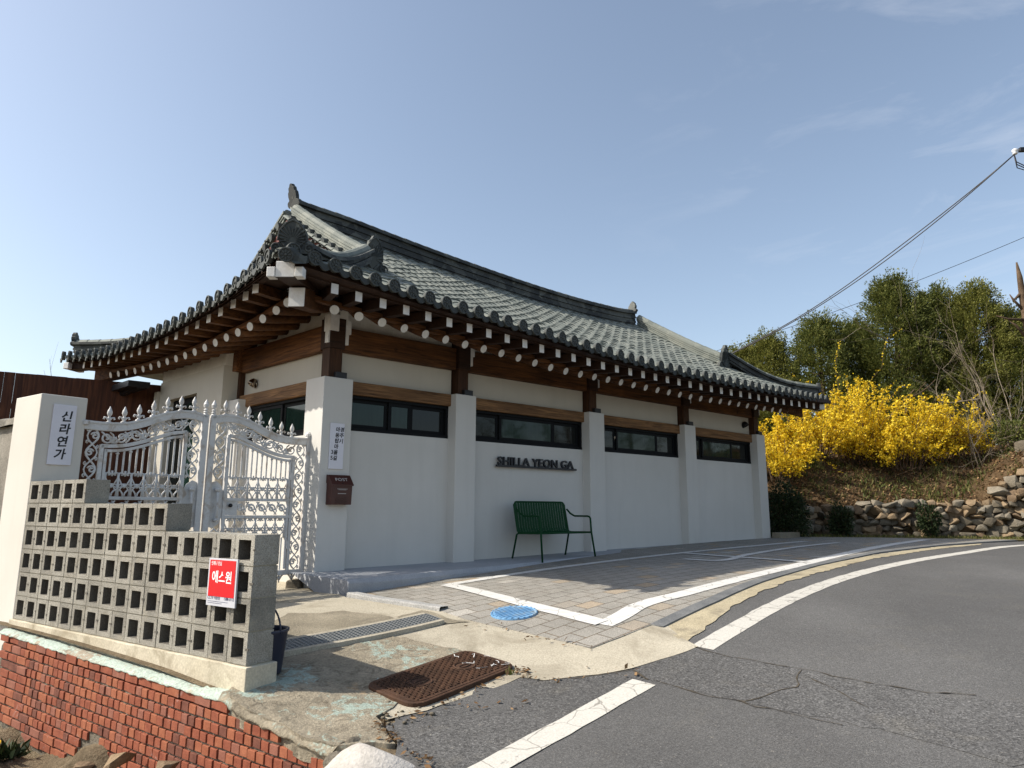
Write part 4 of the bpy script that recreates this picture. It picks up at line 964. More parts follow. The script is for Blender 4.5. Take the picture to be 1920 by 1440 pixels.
# corner (hip) beams, lower and upper, with white ends
def corner_beam(name, c, zc, k, zk, w, h, extra=False):
    mb = MB(); e = H(c[0], c[1], zc); i = H(k[0], k[1], zk); d = i - e; d[2] = 0; d /= np.linalg.norm(d); s = np.cross(d, EZ); m = (e + i) / 2 - EZ * .07
    rings = []
    for p, f in ((e, 1), (m, 1.0), (i, 1.0)): rings.append([p - s*w*f - EZ*h, p + s*w*f - EZ*h, p + s*w*f + EZ*h, p - s*w*f + EZ*h, p - s*w*f - EZ*h])
    mb.grid(rings); mb.f.append((0, 1, 2, 3)); mb.m.append(1)
    o = mb.build(name, [M['dark_wood'] if extra else M['rafter'], M['white_paint']], house, bevel=.008)
    if extra:
        for sg in (-1, 1):
            b = MB(); b.box(e + s * sg * (w + .045) + d * .04 - EZ * .03, s * .043, d * .05, EZ * (h * .62)); b.build('beam_cheek', M['white_paint'], o, bevel=.008)
corner_beam('corner_beam', (-.86, -.86), 2.175, (.3, .3), 2.62, .085, .105)
corner_beam('corner_beam', (-1.15, -1.15), 2.345, (-.1, -.1), 2.62, .095, .085, True)
corner_beam('corner_beam', (-.72, 5.75), 2.19, (.3, 4.3), 2.62, .085, .105); corner_beam('corner_beam', (-1.02, 6.12), 2.38, (-.1, 4.9), 2.62, .095, .085, True)
corner_beam('corner_beam', (10.1, -.72), 2.0, (9.4, .3), 2.55, .085, .105); corner_beam('corner_beam', (10.38, -.98), 2.12, (9.5, 0), 2.5, .095, .085, True)
# eave boards
def strip(name, pts, w, h, side, mat):
    mb = MB(); g = []
    for p in pts: p = np.array(p); g.append([p - side*w - EZ*h, p + side*w - EZ*h, p + side*w + EZ*h, p - side*w + EZ*h, p - side*w - EZ*h])
    mb.grid(g); mb.f += [(0,1,2,3), tuple(len(mb.v) - 5 + i for i in range(4))]; mb.m += [0, 0]; return mb.build(name, mat, house, bevel=.004)
us = np.linspace(-.82, 10.15, 40); vs = np.linspace(-.62, 5.7, 28)
strip('eave_strip', [H(u, -.645, zR(u) + .082) for u in us], .035, .030, EY, M['beam_front'])
strip('eave_strip', [H(uR(v) + .055, v, sR(v) + .076) for v in vs], .035, .030, EX, M['beam_side'])
strip('eave_strip', [H(u, -1.02, zF(u) + .085) for u in np.linspace(-1.1, 10.35, 40)], .035, .032, EY, M['dark_wood'])
strip('eave_strip', [H(uF(v) + .03, v, sF(v) + .082) for v in np.linspace(-1.0, 6.1, 34)], .035, .032, EX, M['dark_wood'])
def soffit(name, rows, mat):
    mb = MB(); mb.grid(rows); mb.build(name, mat, house)
cl_ = lambda a, b: max(-.62, min(b, a if a < 5 else 9.9 - a))
soffit('soffit', [[H(u, -.66, zR(u) + .078), H(u, (cl_(u, .5) - .66) / 2, zR(u) + .078 + .25 * (cl_(u, .5) + .66)), H(u, cl_(u, .5), zR(u) + .078 + .5 * (cl_(u, .5) + .66))] for u in us], M['eave_plaster'])
cs_ = lambda a: max(uR(a) + .06, min(.5, a if a < 2 else 4.6 - a))
soffit('soffit', [[H(uR(v) + .04, v, sR(v) + .07), H((cs_(v) + uR(v)) / 2, v, sR(v) + .07 + .13 * (cs_(v) - uR(v))), H(cs_(v), v, sR(v) + .07 + .26 * (cs_(v) - uR(v)))] for v in vs], M['rafter_side'])
soffit('soffit', [[H(u, -1.19, zT(u) - .105), H(u, -1.05, zF(u) + .069), H(u, -.62, zF(u) + .11)] for u in np.linspace(-1.13, 10.45, 50)], M['dark_wood'])
soffit('soffit', [[H(uT(v) + .01, v, sT(v) - .105), H(uF(v), v, sF(v) + .069), H(uF(v) + .40, v, sF(v) + .105)] for v in np.linspace(-1.10, 6.08, 34)], M['dark_wood'])
soffit('fascia', [[H(u, -1.165, zT(u) - .105), H(u, -1.15, zT(u) - .03), H(u, -1.05, zT(u) + .0)] for u in np.linspace(-1.16, 10.45, 50)], M['dark_wood'])
soffit('fascia', [[H(uT(v) + .035, v, sT(v) - .105), H(uT(v) + .05, v, sT(v) - .03), H(uT(v) + .15, v, sT(v))] for v in np.linspace(-1.15, 6.08, 34)], M['dark_wood'])

# ================================================================== THE GATE
GA, GB = A(-4.08, 6.56, 0), A(-2.468, 8.143, 0); GL = np.linalg.norm(GB - GA); GD = (GB - GA) / GL; GN = A(GD[1], -GD[0], 0)
gtop = table([0, .14, .28, .42, .57, .72, .88, 1.0, 1.12, 1.20], [.812, .806, .806, .825, .872, .938, .985, .998, .985, .955])
gin = table([.20, .32, .44, .58, .72, .86, 1.0], [.588, .592, .612, .655, .710, .762, .785])
def spiral(c, r, a0, turns, sg, n=18, tail=None):
    return [(c[0] + r * (1 - .80 * i / (n-1)) * math.cos(a0 + sg * turns * 2*PI * i / (n-1)), c[1] + r * (1 - .80 * i / (n-1)) * math.sin(a0 + sg * turns * 2*PI * i / (n-1))) for i in range(n)]
def gate_leaf(label, Q, narrow):
    # Q(t, z, n): t runs from the hinge side (0) to the meeting stile (1.22)
    root = thing('gate_leaf', label, 'gate', Q(.6, -.76, 0), 'white iron gate leaves')
    dir_ = Q(1, 0, 0) - Q(0, 0, 0); nn = Q(0, 0, 1) - Q(0, 0, 0)
    def bar(mb, pts, w, d=.018, m=0):       # flat bar along (t, z) points
        p3 = [Q(a, b, 0) for a, b in pts]; g = []
        for i, p in enumerate(p3):
            tt = p3[min(i+1, len(p3)-1)] - p3[max(i-1, 0)]; tt = tt / np.linalg.norm(tt); s = np.cross(tt, nn); s /= np.linalg.norm(s)
            g.append([p - s*w - nn*d, p + s*w - nn*d, p + s*w + nn*d, p - s*w + nn*d, p - s*w - nn*d])
        b = len(mb.v); mb.grid(g); mb.f.append((b, b+1, b+2, b+3)); mb.m.append(m); e = len(mb.v) - 5; mb.f.append((e+3, e+2, e+1, e)); mb.m.append(m)
    def rod(mb, pts, r, n=6): mb.tube([Q(a, b, 0) for a, b in pts], r, n, ref=nn, sq=1.0)
    # frame: hinge post, meeting stile, arched head, foot rail
    mb = MB(); ts = np.linspace(.0, 1.20, 26); bar(mb, [(t_, gtop(t_) - .034) for t_ in ts], .036, .022); bar(mb, [(t_, gtop(t_) + .004) for t_ in ts], .012, .030)
    mb.build('arched_rail', M['gate'], root, bevel=.004)
    mb = MB(); bar(mb, [(.0, -.72), (1.2, -.72)], .028, .022); mb.build('foot_rail', M['gate'], root, bevel=.004)
    if not narrow:
     mb = MB(); bar(mb, [(.022, -.80), (.022, .84)], .030, .030); mb.lathe(Q(.022, .84, 0), [(0, .035), (.01, .042), (.03, .042), (.045, .03), (.06, .012)], 10); mb.build('hinge_post', M['gate'], root, bevel=.004)
    mb = MB(); bar(mb, [(1.185, -.78), (1.185, .985)], .030, .030); q = Q(1.185, .985, 0)
    mb.lathe(q, [(0, .032), (.02, .018), (.03, .03), (.045, .014), (.055, .028), (.07, .012), (.085, .024), (.115, .030), (.15, .014), (.17, .004)], 10); mb.build('stile', M['gate'], root, bevel=.003)
    # inner frame following the arch
    ti = np.linspace(.20, 1.0, 18); mb = MB(); bar(mb, [(t_, gin(t_)) for t_ in ti], .018, .020); bar(mb, [(.205, -.70), (.205, .60)], .018, .020); bar(mb, [(.995, -.70), (.995, .79)], .018, .020)
    bar(mb, [(.245, -.68), (.245, .56)], .014, .016); bar(mb, [(t_, gin(t_) - .045) for t_ in np.linspace(.24, .97, 16)], .014, .016)
    for z in (.088, -.098): bar(mb, [(.22, z), (.98, z)], .016, .018)
    mb.build('inner_frame', M['gate'], root, bevel=.003)
    # upright bars, every second one with a small capital
    for k in range(12):
        t_ = .295 + k * .0595; mb = MB(); rod(mb, [(t_, .32), (t_, gin(t_) - .05)], .0095, 8)
        if k % 2: mb.lathe(Q(t_, gin(t_) - .085, 0), [(0, .009), (.006, .017), (.014, .017), (.022, .010)], 8)
        mb.build('bar', M['gate'], root)
    for k in range(12):
        t_ = .295 + k * .0595; mb = MB(); rod(mb, [(t_, -.70), (t_, -.33)], .0095, 8); mb.build('bar', M['gate'], root)
    # bands of cast ornament
    def band(z0, z1, flip=1):
        mb = MB(); h2 = z1 - z0
        for k in range(6):
            c = .325 + k * .119; h = z1 - z0
            for sg in (-1, 1):
                rod(mb, [(c + sg * .055, z0), (c + sg * .050, z0 + .22*h), (c + sg * .018, z0 + .44*h), (c + sg * .034, z0 + .60*h), (c + sg * .058, z0 + .80*h), (c + sg * .050, z0 + h)], .0068)
                rod(mb, [(c + sg * .005, z0), (c + sg * .012, z0 + .16*h), (c + sg * .034, z0 + .28*h), (c + sg * .050, z0 + .30*h)], .008)
                rod(mb, spiral((c + sg * .030, z0 + .93*h), .024, PI/2 - sg * PI/2, .9, sg, 10), .007)
                rod(mb, spiral((c + sg * .040, z0 + .43*h), .018, PI/2, .8, -sg, 8), .007)
            mb.lathe(Q(c, z0 + .44*h, -.012), [(0, .012), (.012, .020), (.024, .012)], 8, nn); rod(mb, [(c - .04, z0 + .52*h), (c + .04, z0 + .52*h)], .009)
            rod(mb, [(c, z0 + .85*h), (c, z0 + 1.08*h)], .010)
        for k in range(7): rod(mb, [(.2655 + k * .119, z0), (.2655 + k * .119, z0 + .45*h2), (.2655 + k * .119, z0 + .55*h2), (.2655 + k * .119, z1)], [.018, .012, .012, .010])
        return mb.build('ornament_band', M['gate'], root, smooth=True)
    band(.10, .335); band(-.335, -.115)
    mb = MB()   # scroll frieze between the two rails
    for k in range(6):
        c = .315 + k * .123
        for sg in (-1, 1):
            rod(mb, spiral((c, -.005), .052 * (1 if sg > 0 else .9), PI * (.5 - .5 * sg) + .4, 1.25, sg, 14), .0085); rod(mb, [(c + .052 * sg, -.005), (c + .062 * sg, .03 * sg - .005), (c + .03 * sg, .068 * sg - .005)], .008)
        rod(mb, [(c - .060, -.075), (c + .06, .066)], .008)
    if not narrow: pass
    mb.build('scroll_frieze', M['gate'], root, smooth=True)
    # scrollwork of the side bands and under the arch
    def vine(t0, t1, za, zb, seed):
        mb = MB(); n = max(2, int(round((zb - za) / .155))); w = (t1 - t0); c0 = (t0 + t1) / 2
        wave = [(c0 + w * .36 * math.sin(PI * i / 6), za + (zb - za) * i / (n * 6)) for i in range(n * 6 + 1)]
        rod(mb, wave, .0095); rod(mb, [(2*c0 - a, b) for a, b in wave], .0075)
        for k in range(n):
            z = za + (zb - za) * (k + .5) / n; sg = 1 if k % 2 else -1
            rod(mb, spiral((c0 - sg * w * .12, z), w * .27, sg * .3 + (0 if sg > 0 else PI), 1.4, sg, 18), .009)
            rod(mb, spiral((c0 + sg * w * .30, z + .055), w * .13, PI/2, 1.0, -sg, 9), .0075); rod(mb, spiral((c0 + sg * w * .30, z - .055), w * .13, -PI/2, 1.0, sg, 9), .0075)
            rod(mb, [(c0 - sg * w * .12, z), (c0 - sg * w * .02, z + .028)], [.012, .004], 6)
        return mb.build('scrollwork', M['gate'], root, smooth=True)
    vine(.052, .19, -.69, .76, 1); vine(1.012, 1.155, .30, .945, 2); vine(1.012, 1.155, -.69, -.22, 3)
    mb = MB()
    for k in range(6):
        t_ = .20 + .80 * (k + .5) / 6; zc = (gtop(t_) - .07 + gin(t_) + .015) / 2; h = gtop(t_) - .07 - gin(t_) - .015; sg = 1 if k % 2 else -1; sl = (gin(t_ + .03) - gin(t_ - .03)) / .06
        rod(mb, spiral((t_ - .022, zc), h * .44, PI * (.5 + .5 * sg), 1.35, sg, 18), .010); rod(mb, spiral((t_ + .045, zc + .02 * sg + sl * .05), h * .28, PI * (.5 - .5 * sg), 1.2, -sg, 14), .009)
        rod(mb, [(t_ - .075, zc - sl * .07 - h * .45 * sg), (t_ - .02, zc + h * .05), (t_ + .07, zc + sl * .07 + h * .42 * sg)], .009); rod(mb, [(t_ + .02, zc - h * .40), (t_ + .05, zc - h * .1), (t_ + .03, zc + h * .25), (t_ + .0, zc + h * .42)], .008)
        mb.lathe(Q(t_ + .01, zc, -.014), [(0, .006), (.014, .022), (.028, .006)], 8, nn)
    mb.build('scrollwork', M['gate'], root, smooth=True)
    # spearhead finials along the arch
    for k in range(7):
        t_ = .245 + k * .1353; z = gtop(t_) + .01; q = Q(t_, z, 0); mb = MB()
        mb.lathe(q - EZ * .01, [(0, .034), (.018, .030), (.028, .014), (.040, .012), (.056, .024), (.066, .013), (.078, .012), (.090, .020), (.110, .025), (.132, .021), (.156, .010), (.176, .002)], 10)
        for sg in (-1, 1): rod(mb, [(t_, z + .022), (t_ + sg * .024, z + .052), (t_ + sg * .044, z + .056), (t_ + sg * .050, z + .040), (t_ + sg * .040, z + .036)], [.010, .009, .009, .008, .005], 6)
        mb.build('finial', M['gate'], root, smooth=True)
    # shield plate with a cast pull handle beside the meeting stile
    mb = MB(); sh = [(1.155, -.20), (1.155, .265), (1.10, .285), (1.04, .24), (1.005, .16), (1.005, -.08), (1.04, -.17), (1.10, -.215)]
    mb.prism([Q(a, b, .004) for a, b in sh], -nn * .008); mb.build('shield_plate', M['gate'], root, bevel=.002)
    mb = MB(); h = [(1.09, .19), (1.09, .0), (1.09, -.13)]
    mb.tube([Q(1.09, .19, .01), Q(1.09, .185, .05), Q(1.09, .03, .062), Q(1.09, -.125, .05), Q(1.09, -.13, .01)], [.02, .018, .013, .018, .02], 8); mb.lathe(Q(1.09, .165, .05), [(0, .018), (.02, .034), (.04, .028), (.05, .01)], 8); mb.lathe(Q(1.09, -.15, .05), [(0, .01), (.02, .028), (.04, .018)], 8)
    mb.build('pull_handle', M['gate'], root, smooth=True)
    if not narrow:
        mb = MB(); mb.prism([Q(a, b, .010) for a, b in ((.985, -.08), (.985, .075), (.845, .075), (.845, -.08))], -nn * .02); lk = mb.build('lock_plate', M['gate'], root, bevel=.003)
        mb = MB(); mb.lathe(Q(.935, .025, .01), [(0, .012), (.012, .012), (.016, .020), (.035, .021), (.043, .008)], 12, nn); mb.build('knob', M['ink'], lk, smooth=True)
        for z in (.36, -.42): 
            mb = MB(); mb.lathe(Q(.225, z - .04, .02), [(0, .018), (.09, .018)], 10); mb.build('hinge', M['gate'], root)
    mb = MB()
    for k in range(7):
        t_ = .14 + k * .155; rod(mb, [(t_ - .05, -.735), (t_ - .028, -.76), (t_, -.80)], [.012, .010, .012], 6); rod(mb, [(t_ + .05, -.735), (t_ + .028, -.76), (t_, -.80)], [.012, .010, .012], 6); rod(mb, [(t_, -.74), (t_, -.83)], [.012, .007], 6)
    mb.build('drop_fringe', M['gate'], root, smooth=True)
GC = 1.122
gate_leaf('white wrought iron gate leaf with scrolls and spearheads next to the cream gate pillar', lambda t, z, n: GA + GD * (GC - 1.20 + t * .977) + GN * n + EZ * z, True)
gate_leaf('white wrought iron gate leaf with lock and knob, hung beside the brown mailbox', lambda t, z, n: GA + GD * (GC + 1.20 - t * .977) + GN * n + EZ * z, False)
mb = MB(); ft = GB + GD * .02; mb.hexa([ft + A(-.13, -.10, -1.0), ft + A(.06, -.10, -1.0), ft + A(.06, .10, -1.0), ft + A(-.13, .10, -1.0), ft + A(-.12, -.09, -.815), ft + A(.05, -.09, -.80), ft + A(.05, .09, -.80), ft + A(-.12, .09, -.81)])
tag(mb.build('footing', M['mortar'], None, ft + EZ * -.95, bevel=.02), 'small broken cement footing under the gate hinge post at the white pier', 'footing')

# ================================================================== LETTERING
def text_mesh(name, s, o, x, y, h, mat, parent=None, align='CENTER', ext=.002, bold=0., shear=0., sx=1.0, space=1.0):
    c = bpy.data.curves.new(name, 'FONT'); c.body = s; c.size = 1; c.extrude = 0; c.align_x = align; c.offset = bold; c.shear = shear; c.space_character = space
    to = bpy.data.objects.new(name, c); COL.objects.link(to); bpy.context.view_layer.update()
    me = bpy.data.meshes.new_from_object(to.evaluated_get(bpy.context.evaluated_depsgraph_get())); bpy.data.objects.remove(to); bpy.data.curves.remove(c)
    v = np.zeros(len(me.vertices) * 3); me.vertices.foreach_get('co', v); v = v.reshape(-1, 3)
    x = np.array(x) / np.linalg.norm(x); y = np.array(y) / np.linalg.norm(y); n = np.cross(x, y)
    polys = [tuple(p.vertices) for p in me.polygons]; bpy.data.meshes.remove(me)
    k = h
    base_ = [np.array(o) + x * p[0] * k * sx + y * p[1] * k for p in v]
    mb = MB(); N_ = len(base_); mb.add([p + n * ext for p in base_] , polys)
    # side walls from boundary edges
    cnt = {}
    for f in polys:
        for i in range(len(f)): a, b = f[i], f[(i+1) % len(f)]; cnt[(a, b)] = 1
    be = [(a, b) for (a, b) in cnt if (b, a) not in cnt]
    mb.v.extend([tuple(p) for p in base_])
    for a, b in be: mb.f.append((a, b, N_ + b, N_ + a)[::-1]); mb.m.append(0)
    return mb.build(name, M[mat], parent, o, fix=False)
# name plaque on the gate pillar
def pillar_pt(px, py): return hit(px, py, PC, np.cross(PR, EZ))
pn = A(PR[1], -PR[0], 0); pn /= np.linalg.norm(pn); px_ = PR / np.linalg.norm(PR)
tl, tr, bl, br = [pillar_pt(*q) for q in ((99.5, 757.5), (143, 761), (87, 871), (132, 872.5))]
cc = (tl + tr + bl + br) / 4; hw = float((tr - tl) @ px_ + (br - bl) @ px_) / 4; hh = float(tl[2] + tr[2] - bl[2] - br[2]) / 4
t = thing('name_plaque', 'tall white plaque with four black brush characters on the cream gate pillar', 'sign', cc + pn * .006)
mb = MB(); mb.box(cc + pn * .009, px_ * hw, pn * .007, EZ * hh); mb.build('panel', M['plaque'], t, bevel=.002)
for k, ch_ in enumerate('신라연가'): text_mesh('lettering', ch_, cc + pn * .0165 + EZ * (hh * (.60 - .42 * k) - .035) + px_ * (.01 - .008 * (k - 1)), px_ + EZ * .06, EZ, .105, 'ink', t, bold=.028, ext=.0012, shear=.12)
# address plaque on the corner pier
cu, cz = .193, .728; t = thing('address_plaque', 'narrow white address plaque in small black brush letters above the brown mailbox', 'sign', H(cu, -.004, cz))
mb = MB(); mb.box(H(cu, -.007, cz), EX * .091, NF * .006, EZ * .272); mb.build('panel', M['plaque'], t, bevel=.002)
for col, us_, z0 in (('경주시', .252, 0), ('마동탑마을길', .196, 0)):
    for k, ch_ in enumerate(col): text_mesh('lettering', ch_, H(us_ - .004 * k, -.0135, cz + .175 - .068 * k), EX + EZ * .05, EZ, .060, 'ink', t, bold=.03, ext=.001, shear=.1)
for k, ch_ in enumerate('35'): text_mesh('lettering', ch_, H(.138 - .004 * k, -.0135, cz + .175 - .068 * (k + 4)), EX, EZ, .066, 'ink', t, bold=.018, ext=.001)
# mailbox
t = thing('mailbox', 'brown metal mailbox with POST on its sloping lid on the white corner pier', 'mailbox', H(.225, -.05, .21))
mb = MB(); mb.prism([H(.095, 0, .04), H(.095, -.105, .04), H(.095, -.115, .262), H(.095, 0, .30)], EX * .262); mb.build('body', M['post_brown'], t, bevel=.004)
mb = MB(); mb.prism([H(.088, .0, .388), H(.088, -.045, .384), H(.088, -.132, .272), H(.088, -.132, .258), H(.088, -.118, .258), H(.088, -.0, .29)], EX * .276); mb.build('lid', M['post_brown'], t, bevel=.003)
ld = H(.1, -.045, .384) - H(.1, -.132, .272); ld /= np.linalg.norm(ld); ln_ = np.cross(EX, ld)
text_mesh('lettering', 'POST', H(.226, -.090, .328) + ln_ * .003 - ld * .02, EX, ld, .062, 'silver_ink', t, bold=.006, ext=.0015, space=1.12)
mb = MB(); mb.lathe(H(.226, -.124, .285), [(0, .008), (.006, .006)], 10, ln_); mb.build('lock', M['ink'], t)
for z, w in ((.222, .066), (.212, .05)): 
    mb = MB(); mb.box(H(.23, -.1155, z), EX * w, NF * .001, EZ * .0022); mb.build('lettering', M['silver_ink'], t)
text_mesh('lettering', 'MOBILE PHONE', H(.226, -.1165, .165), EX, EZ, .018, 'silver_ink', t, bold=.01, ext=.001) if False else None
mb = MB(); mb.box(H(.226, -.115, .168), EX * .052, NF * .001, EZ * .0035); mb.build('lettering', M['silver_ink'], t)
for k in range(6):
    mb = MB(); mb.box(H(.226, -.112, .128 - .014 * k), EX * .075, NF * .0035, EZ * .0022); mb.build('louvre', M['post_brown'], t)
# letters on the long wall
t = thing('letter_sign', 'black raised letters SHILLA YEON GA on a thin rail on the white wall', 'sign', H(3.54, .12, .66))
mb = MB(); mb.ub(2.735, 4.36, .085, .115, .598, .626); mb.build('rail', M['sign_black'], t, bevel=.003)
for u in (2.8, 4.3):
    mb = MB(); mb.ub(u - .01, u + .01, .10, .16, .600, .622); mb.build('bracket', M['sign_black'], t)
c = text_mesh('lettering', 'SHILLA YEON GA', H(3.525, .115, .627), EX, EZ, .168, 'sign_black', t, bold=.014, ext=.035, sx=1.14, space=1.04)
# red security sign on the block wall
def wall_pt(px, py, n=.02): return hit(px, py, BW + n * WN, WN)
tl, tr, bl, br = [wall_pt(*q) for q in ((394.5, 1045.5), (447.5, 1049.5), (387.5, 1134), (441.5, 1140.5))]
cc = (tl + tr + bl + br) / 4; xd = (tr - tl + br - bl) / 2; yd = (tl - bl + tr - br) / 2; hw, hh = np.linalg.norm(xd) / 2, np.linalg.norm(yd) / 2; xd /= np.linalg.norm(xd); yd -= xd * (xd @ yd); yd /= np.linalg.norm(yd); sn_ = np.cross(xd, yd)
t = thing('security_sign', 'small red and grey security notice fixed to the hollow block wall', 'sign', cc)
mb = MB(); mb.box(cc, xd * hw, sn_ * .006, yd * hh); mb.build('panel', M['sign_grey'], t, bevel=.001)
mb = MB(); mb.box(cc + yd * hh * .165 + sn_ * .0065, xd * hw * .90, sn_ * .001, yd * hh * .765); mb.build('red_field', M['sign_red'], t)
text_mesh('lettering', '에스원', cc + yd * hh * .02 + sn_ * .0076 - xd * 0, xd, yd, hw * .54, 'sign_white', t, bold=.02, ext=.0006, sx=.95)
text_mesh('lettering', '언제나 안심', cc + yd * hh * .72 + sn_ * .0076 - xd * hw * .80, xd, yd, hw * .19, 'sign_white', t, 'LEFT', bold=.012, ext=.0006, sx=.8)
text_mesh('lettering', 'CCTV 작동중', cc - yd * hh * .72 + sn_ * .0064 - xd * hw * .92, xd, yd, hw * .185, 'sign_navy', t, 'LEFT', bold=.008, ext=.0006, sx=.85)
text_mesh('lettering', '1588-3112', cc - yd * hh * .72 + sn_ * .0064 + xd * hw * .92, xd, yd, hw * .19, 'sign_navy', t, 'RIGHT', bold=.012, ext=.0006, sx=.85)
for k, w in ((0, .7), (1, .5)):
    mb = MB(); mb.box(cc - yd * hh * (.81 + .07 * k) + sn_ * .0066 - xd * hw * (.90 - w), xd * hw * w, sn_ * .0005, yd * hh * .007); mb.build('lettering', M['sign_navy'], t)

# ================================================================== BENCH, LAMPS, BUCKET, COVERS
t = thing('bench', 'dark green slatted metal bench with tubular arms against the white wall', 'bench', H(3.35, -.37, -.70))
R_ = .0135; bk = lambda z: -.135 - .03 + .0; ua, ub_ = 2.87, 3.86
zs, vf, vb = -.325, -.60, -.20
def gnd(u, v): return -.695 if v > -.45 else gz(*H(u, v, 0)[:2]) + .03
for u, sg in ((ua, -1), (ub_, 1)):
    mb = MB(); zf = gnd(u, -.63); mb.tube([H(u + sg*.02, -.645, zf), H(u, -.60, zs), H(u, -.585, -.13), H(u, -.565, -.105), H(u, -.53, -.098), H(u, -.30, -.098), H(u, -.22, -.06), H(u, -.155, -.0)], R_, 10); mb.build('arm', M['bench'], t, smooth=True)
    mb = MB(); mb.tube([H(u + sg * .0, -.215, zs), H(u + sg * .012, -.175, zs - .025), H(u + sg * .02, -.10, -.675)], R_, 10); mb.build('leg', M['bench'], t, smooth=True)
mb = MB()
fr_ = [H(ua, vf, zs), H(ua, vb, zs - .008), H(ua + .0, -.175, zs + .03), H(ua, -.105, .06), H(ua + .03, -.10, .095), H(ua + .06, -.099, .10), H(ub_ - .06, -.099, .10), H(ub_ - .03, -.10, .095), H(ub_, -.105, .06), H(ub_, -.175, zs + .03), H(ub_, vb, zs - .008), H(ub_, vf, zs)]
mb.tube(fr_, R_, 10); mb.tube([H(ua, vf, zs), H(ub_, vf, zs)], R_, 10); mb.tube([H(ua, vb, zs - .008), H(ub_, vb, zs - .008)], R_, 10); mb.build('frame', M['bench'], t, smooth=True)
mb = MB(); ns = 20
for k in range(ns):
    u = ua + .03 + (ub_ - ua - .06) * k / (ns - 1); w = .0205; path = [(-.60, zs + .008), (-.40, zs - .006), (-.235, zs - .004), (-.19, zs + .012), (-.165, zs + .06), (-.108, .088)]
    g = [[H(u - w, v, z), H(u + w, v, z)] for v, z in path]; mb.grid(g); g2 = [[H(u - w, v + .004, z - .004), H(u + w, v + .004, z - .004)] for v, z in path]; mb.grid(g2, flip=True)
    for e in (0, 1): mb.grid([[r_[e] for r_ in g], [r_[e] for r_ in g2]])
mb.build('slats', M['bench'], t)

def wall_lamp(label, p, n, mat):
    t = thing('wall_lamp', label, 'lamp', p); n = n / np.linalg.norm(n)
    mb = MB(); mb.lathe(p, [(0, .055), (.012, .058), (.02, .05), (.022, .004)], 18, n); mb.build('back_plate', M[mat], t, smooth=True)
    x = np.cross(EZ, n); d = n * .55 - EZ * .8; d /= np.linalg.norm(d); mb = MB()
    mb.lathe(p + n * .045 + EZ * .025, [(-.06, .008), (-.045, .035), (-.01, .054), (.035, .058), (.05, .055), (.05, .046), (.02, .044), (0, .002)], 18, d); mb.build('shade', M[mat], t, smooth=True); return t
wall_lamp('shiny bronze dome lamp on the plaster above the gate-side window', H(.185, 2.06, 1.72), -EX + 0 * EY, 'chrome')
wall_lamp('small dark dome lamp near the far end of the long wall under the beam', H(9.44, .185, 1.74), -EY, 'ink')

bc = pg(494, 1268); bc = bc + EZ * .02
t = thing('bucket', 'dark navy plastic bucket with raised handle behind the block wall end', 'bucket', bc)
mb = MB(); mb.lathe(bc, [(0, .105), (.005, .108), (.25, .135), (.262, .145), (.275, .145), (.275, .130), (.25, .128), (.02, .10), (.018, .002)], 24); mb.build('pail', M['bucket'], t, smooth=True)
mb = MB(); hx = -WD; mb.tube([bc + hx * .142 * math.cos(a) + EZ * (.255 + .165 * math.sin(a)) for a in np.linspace(0, PI, 14)], .006, 8); mb.build('handle', M['bucket'], t, smooth=True)

# drain with steel grating across the drive
g0, g1, g2, g3 = [pg(*q) for q in ((535, 1231.5), (828, 1171), (787, 1160), (536, 1214))]
gx = (g1 - g0); gx[2] = 0; Ld = np.linalg.norm(gx); gx /= Ld; gy = A(-gx[1], gx[0], 0); wd_ = .235
t = thing('drain_grate', 'galvanised steel grating over the drain channel across the concrete drive', 'drain', (g0 + g1) / 2)
s0, s1 = -.28, Ld
def GQ(s, w, dz): 
    q = g0 + gx * s + gy * w; return A(q[0], q[1], gz(q[0], q[1]) + dz)
mb = MB(); k = int((s1 - s0) / .035)
for i in range(k + 1):
    s = s0 + (s1 - s0) * i / k; a, b = GQ(s, .012, .034), GQ(s, wd_ - .012, .034); mb.box((a + b) / 2 , gx * .0055, (b - a) / 2, EZ * .012)
for j in range(7):
    w = .012 + (wd_ - .024) * j / 6; pts = [GQ(s0 + (s1 - s0) * i / 14, w, .033) for i in range(15)]
    for a, b in zip(pts, pts[1:]): mb.box((a + b) / 2, (b - a) / 2, gy * .0065, EZ * .013)
mb.build('grating', M['steel'], t)
mb = MB(); mb.grid([[GQ(s0 + (s1 - s0) * i / 14, 0, .019), GQ(s0 + (s1 - s0) * i / 14, wd_, .019)] for i in range(15)]); mb.build('channel', M['pit_shade'], t)  # flat sheet right under the bars, its darkness painted in place of shade
for w0, w1 in ((-.04, .002), (wd_ - .002, wd_ + .04)):
    mb = MB(); mb.grid([[GQ(s0 + (s1 - s0) * i / 24, w0, .012 + rnd.gauss(0, .002)), GQ(s0 + (s1 - s0) * i / 24, w0 + .004, .044), GQ(s0 + (s1 - s0) * i / 24, w1 - .004, .046), GQ(s0 + (s1 - s0) * i / 24, w1, .012)] for i in range(25)]); mb.build('curb', M['apron'], t)

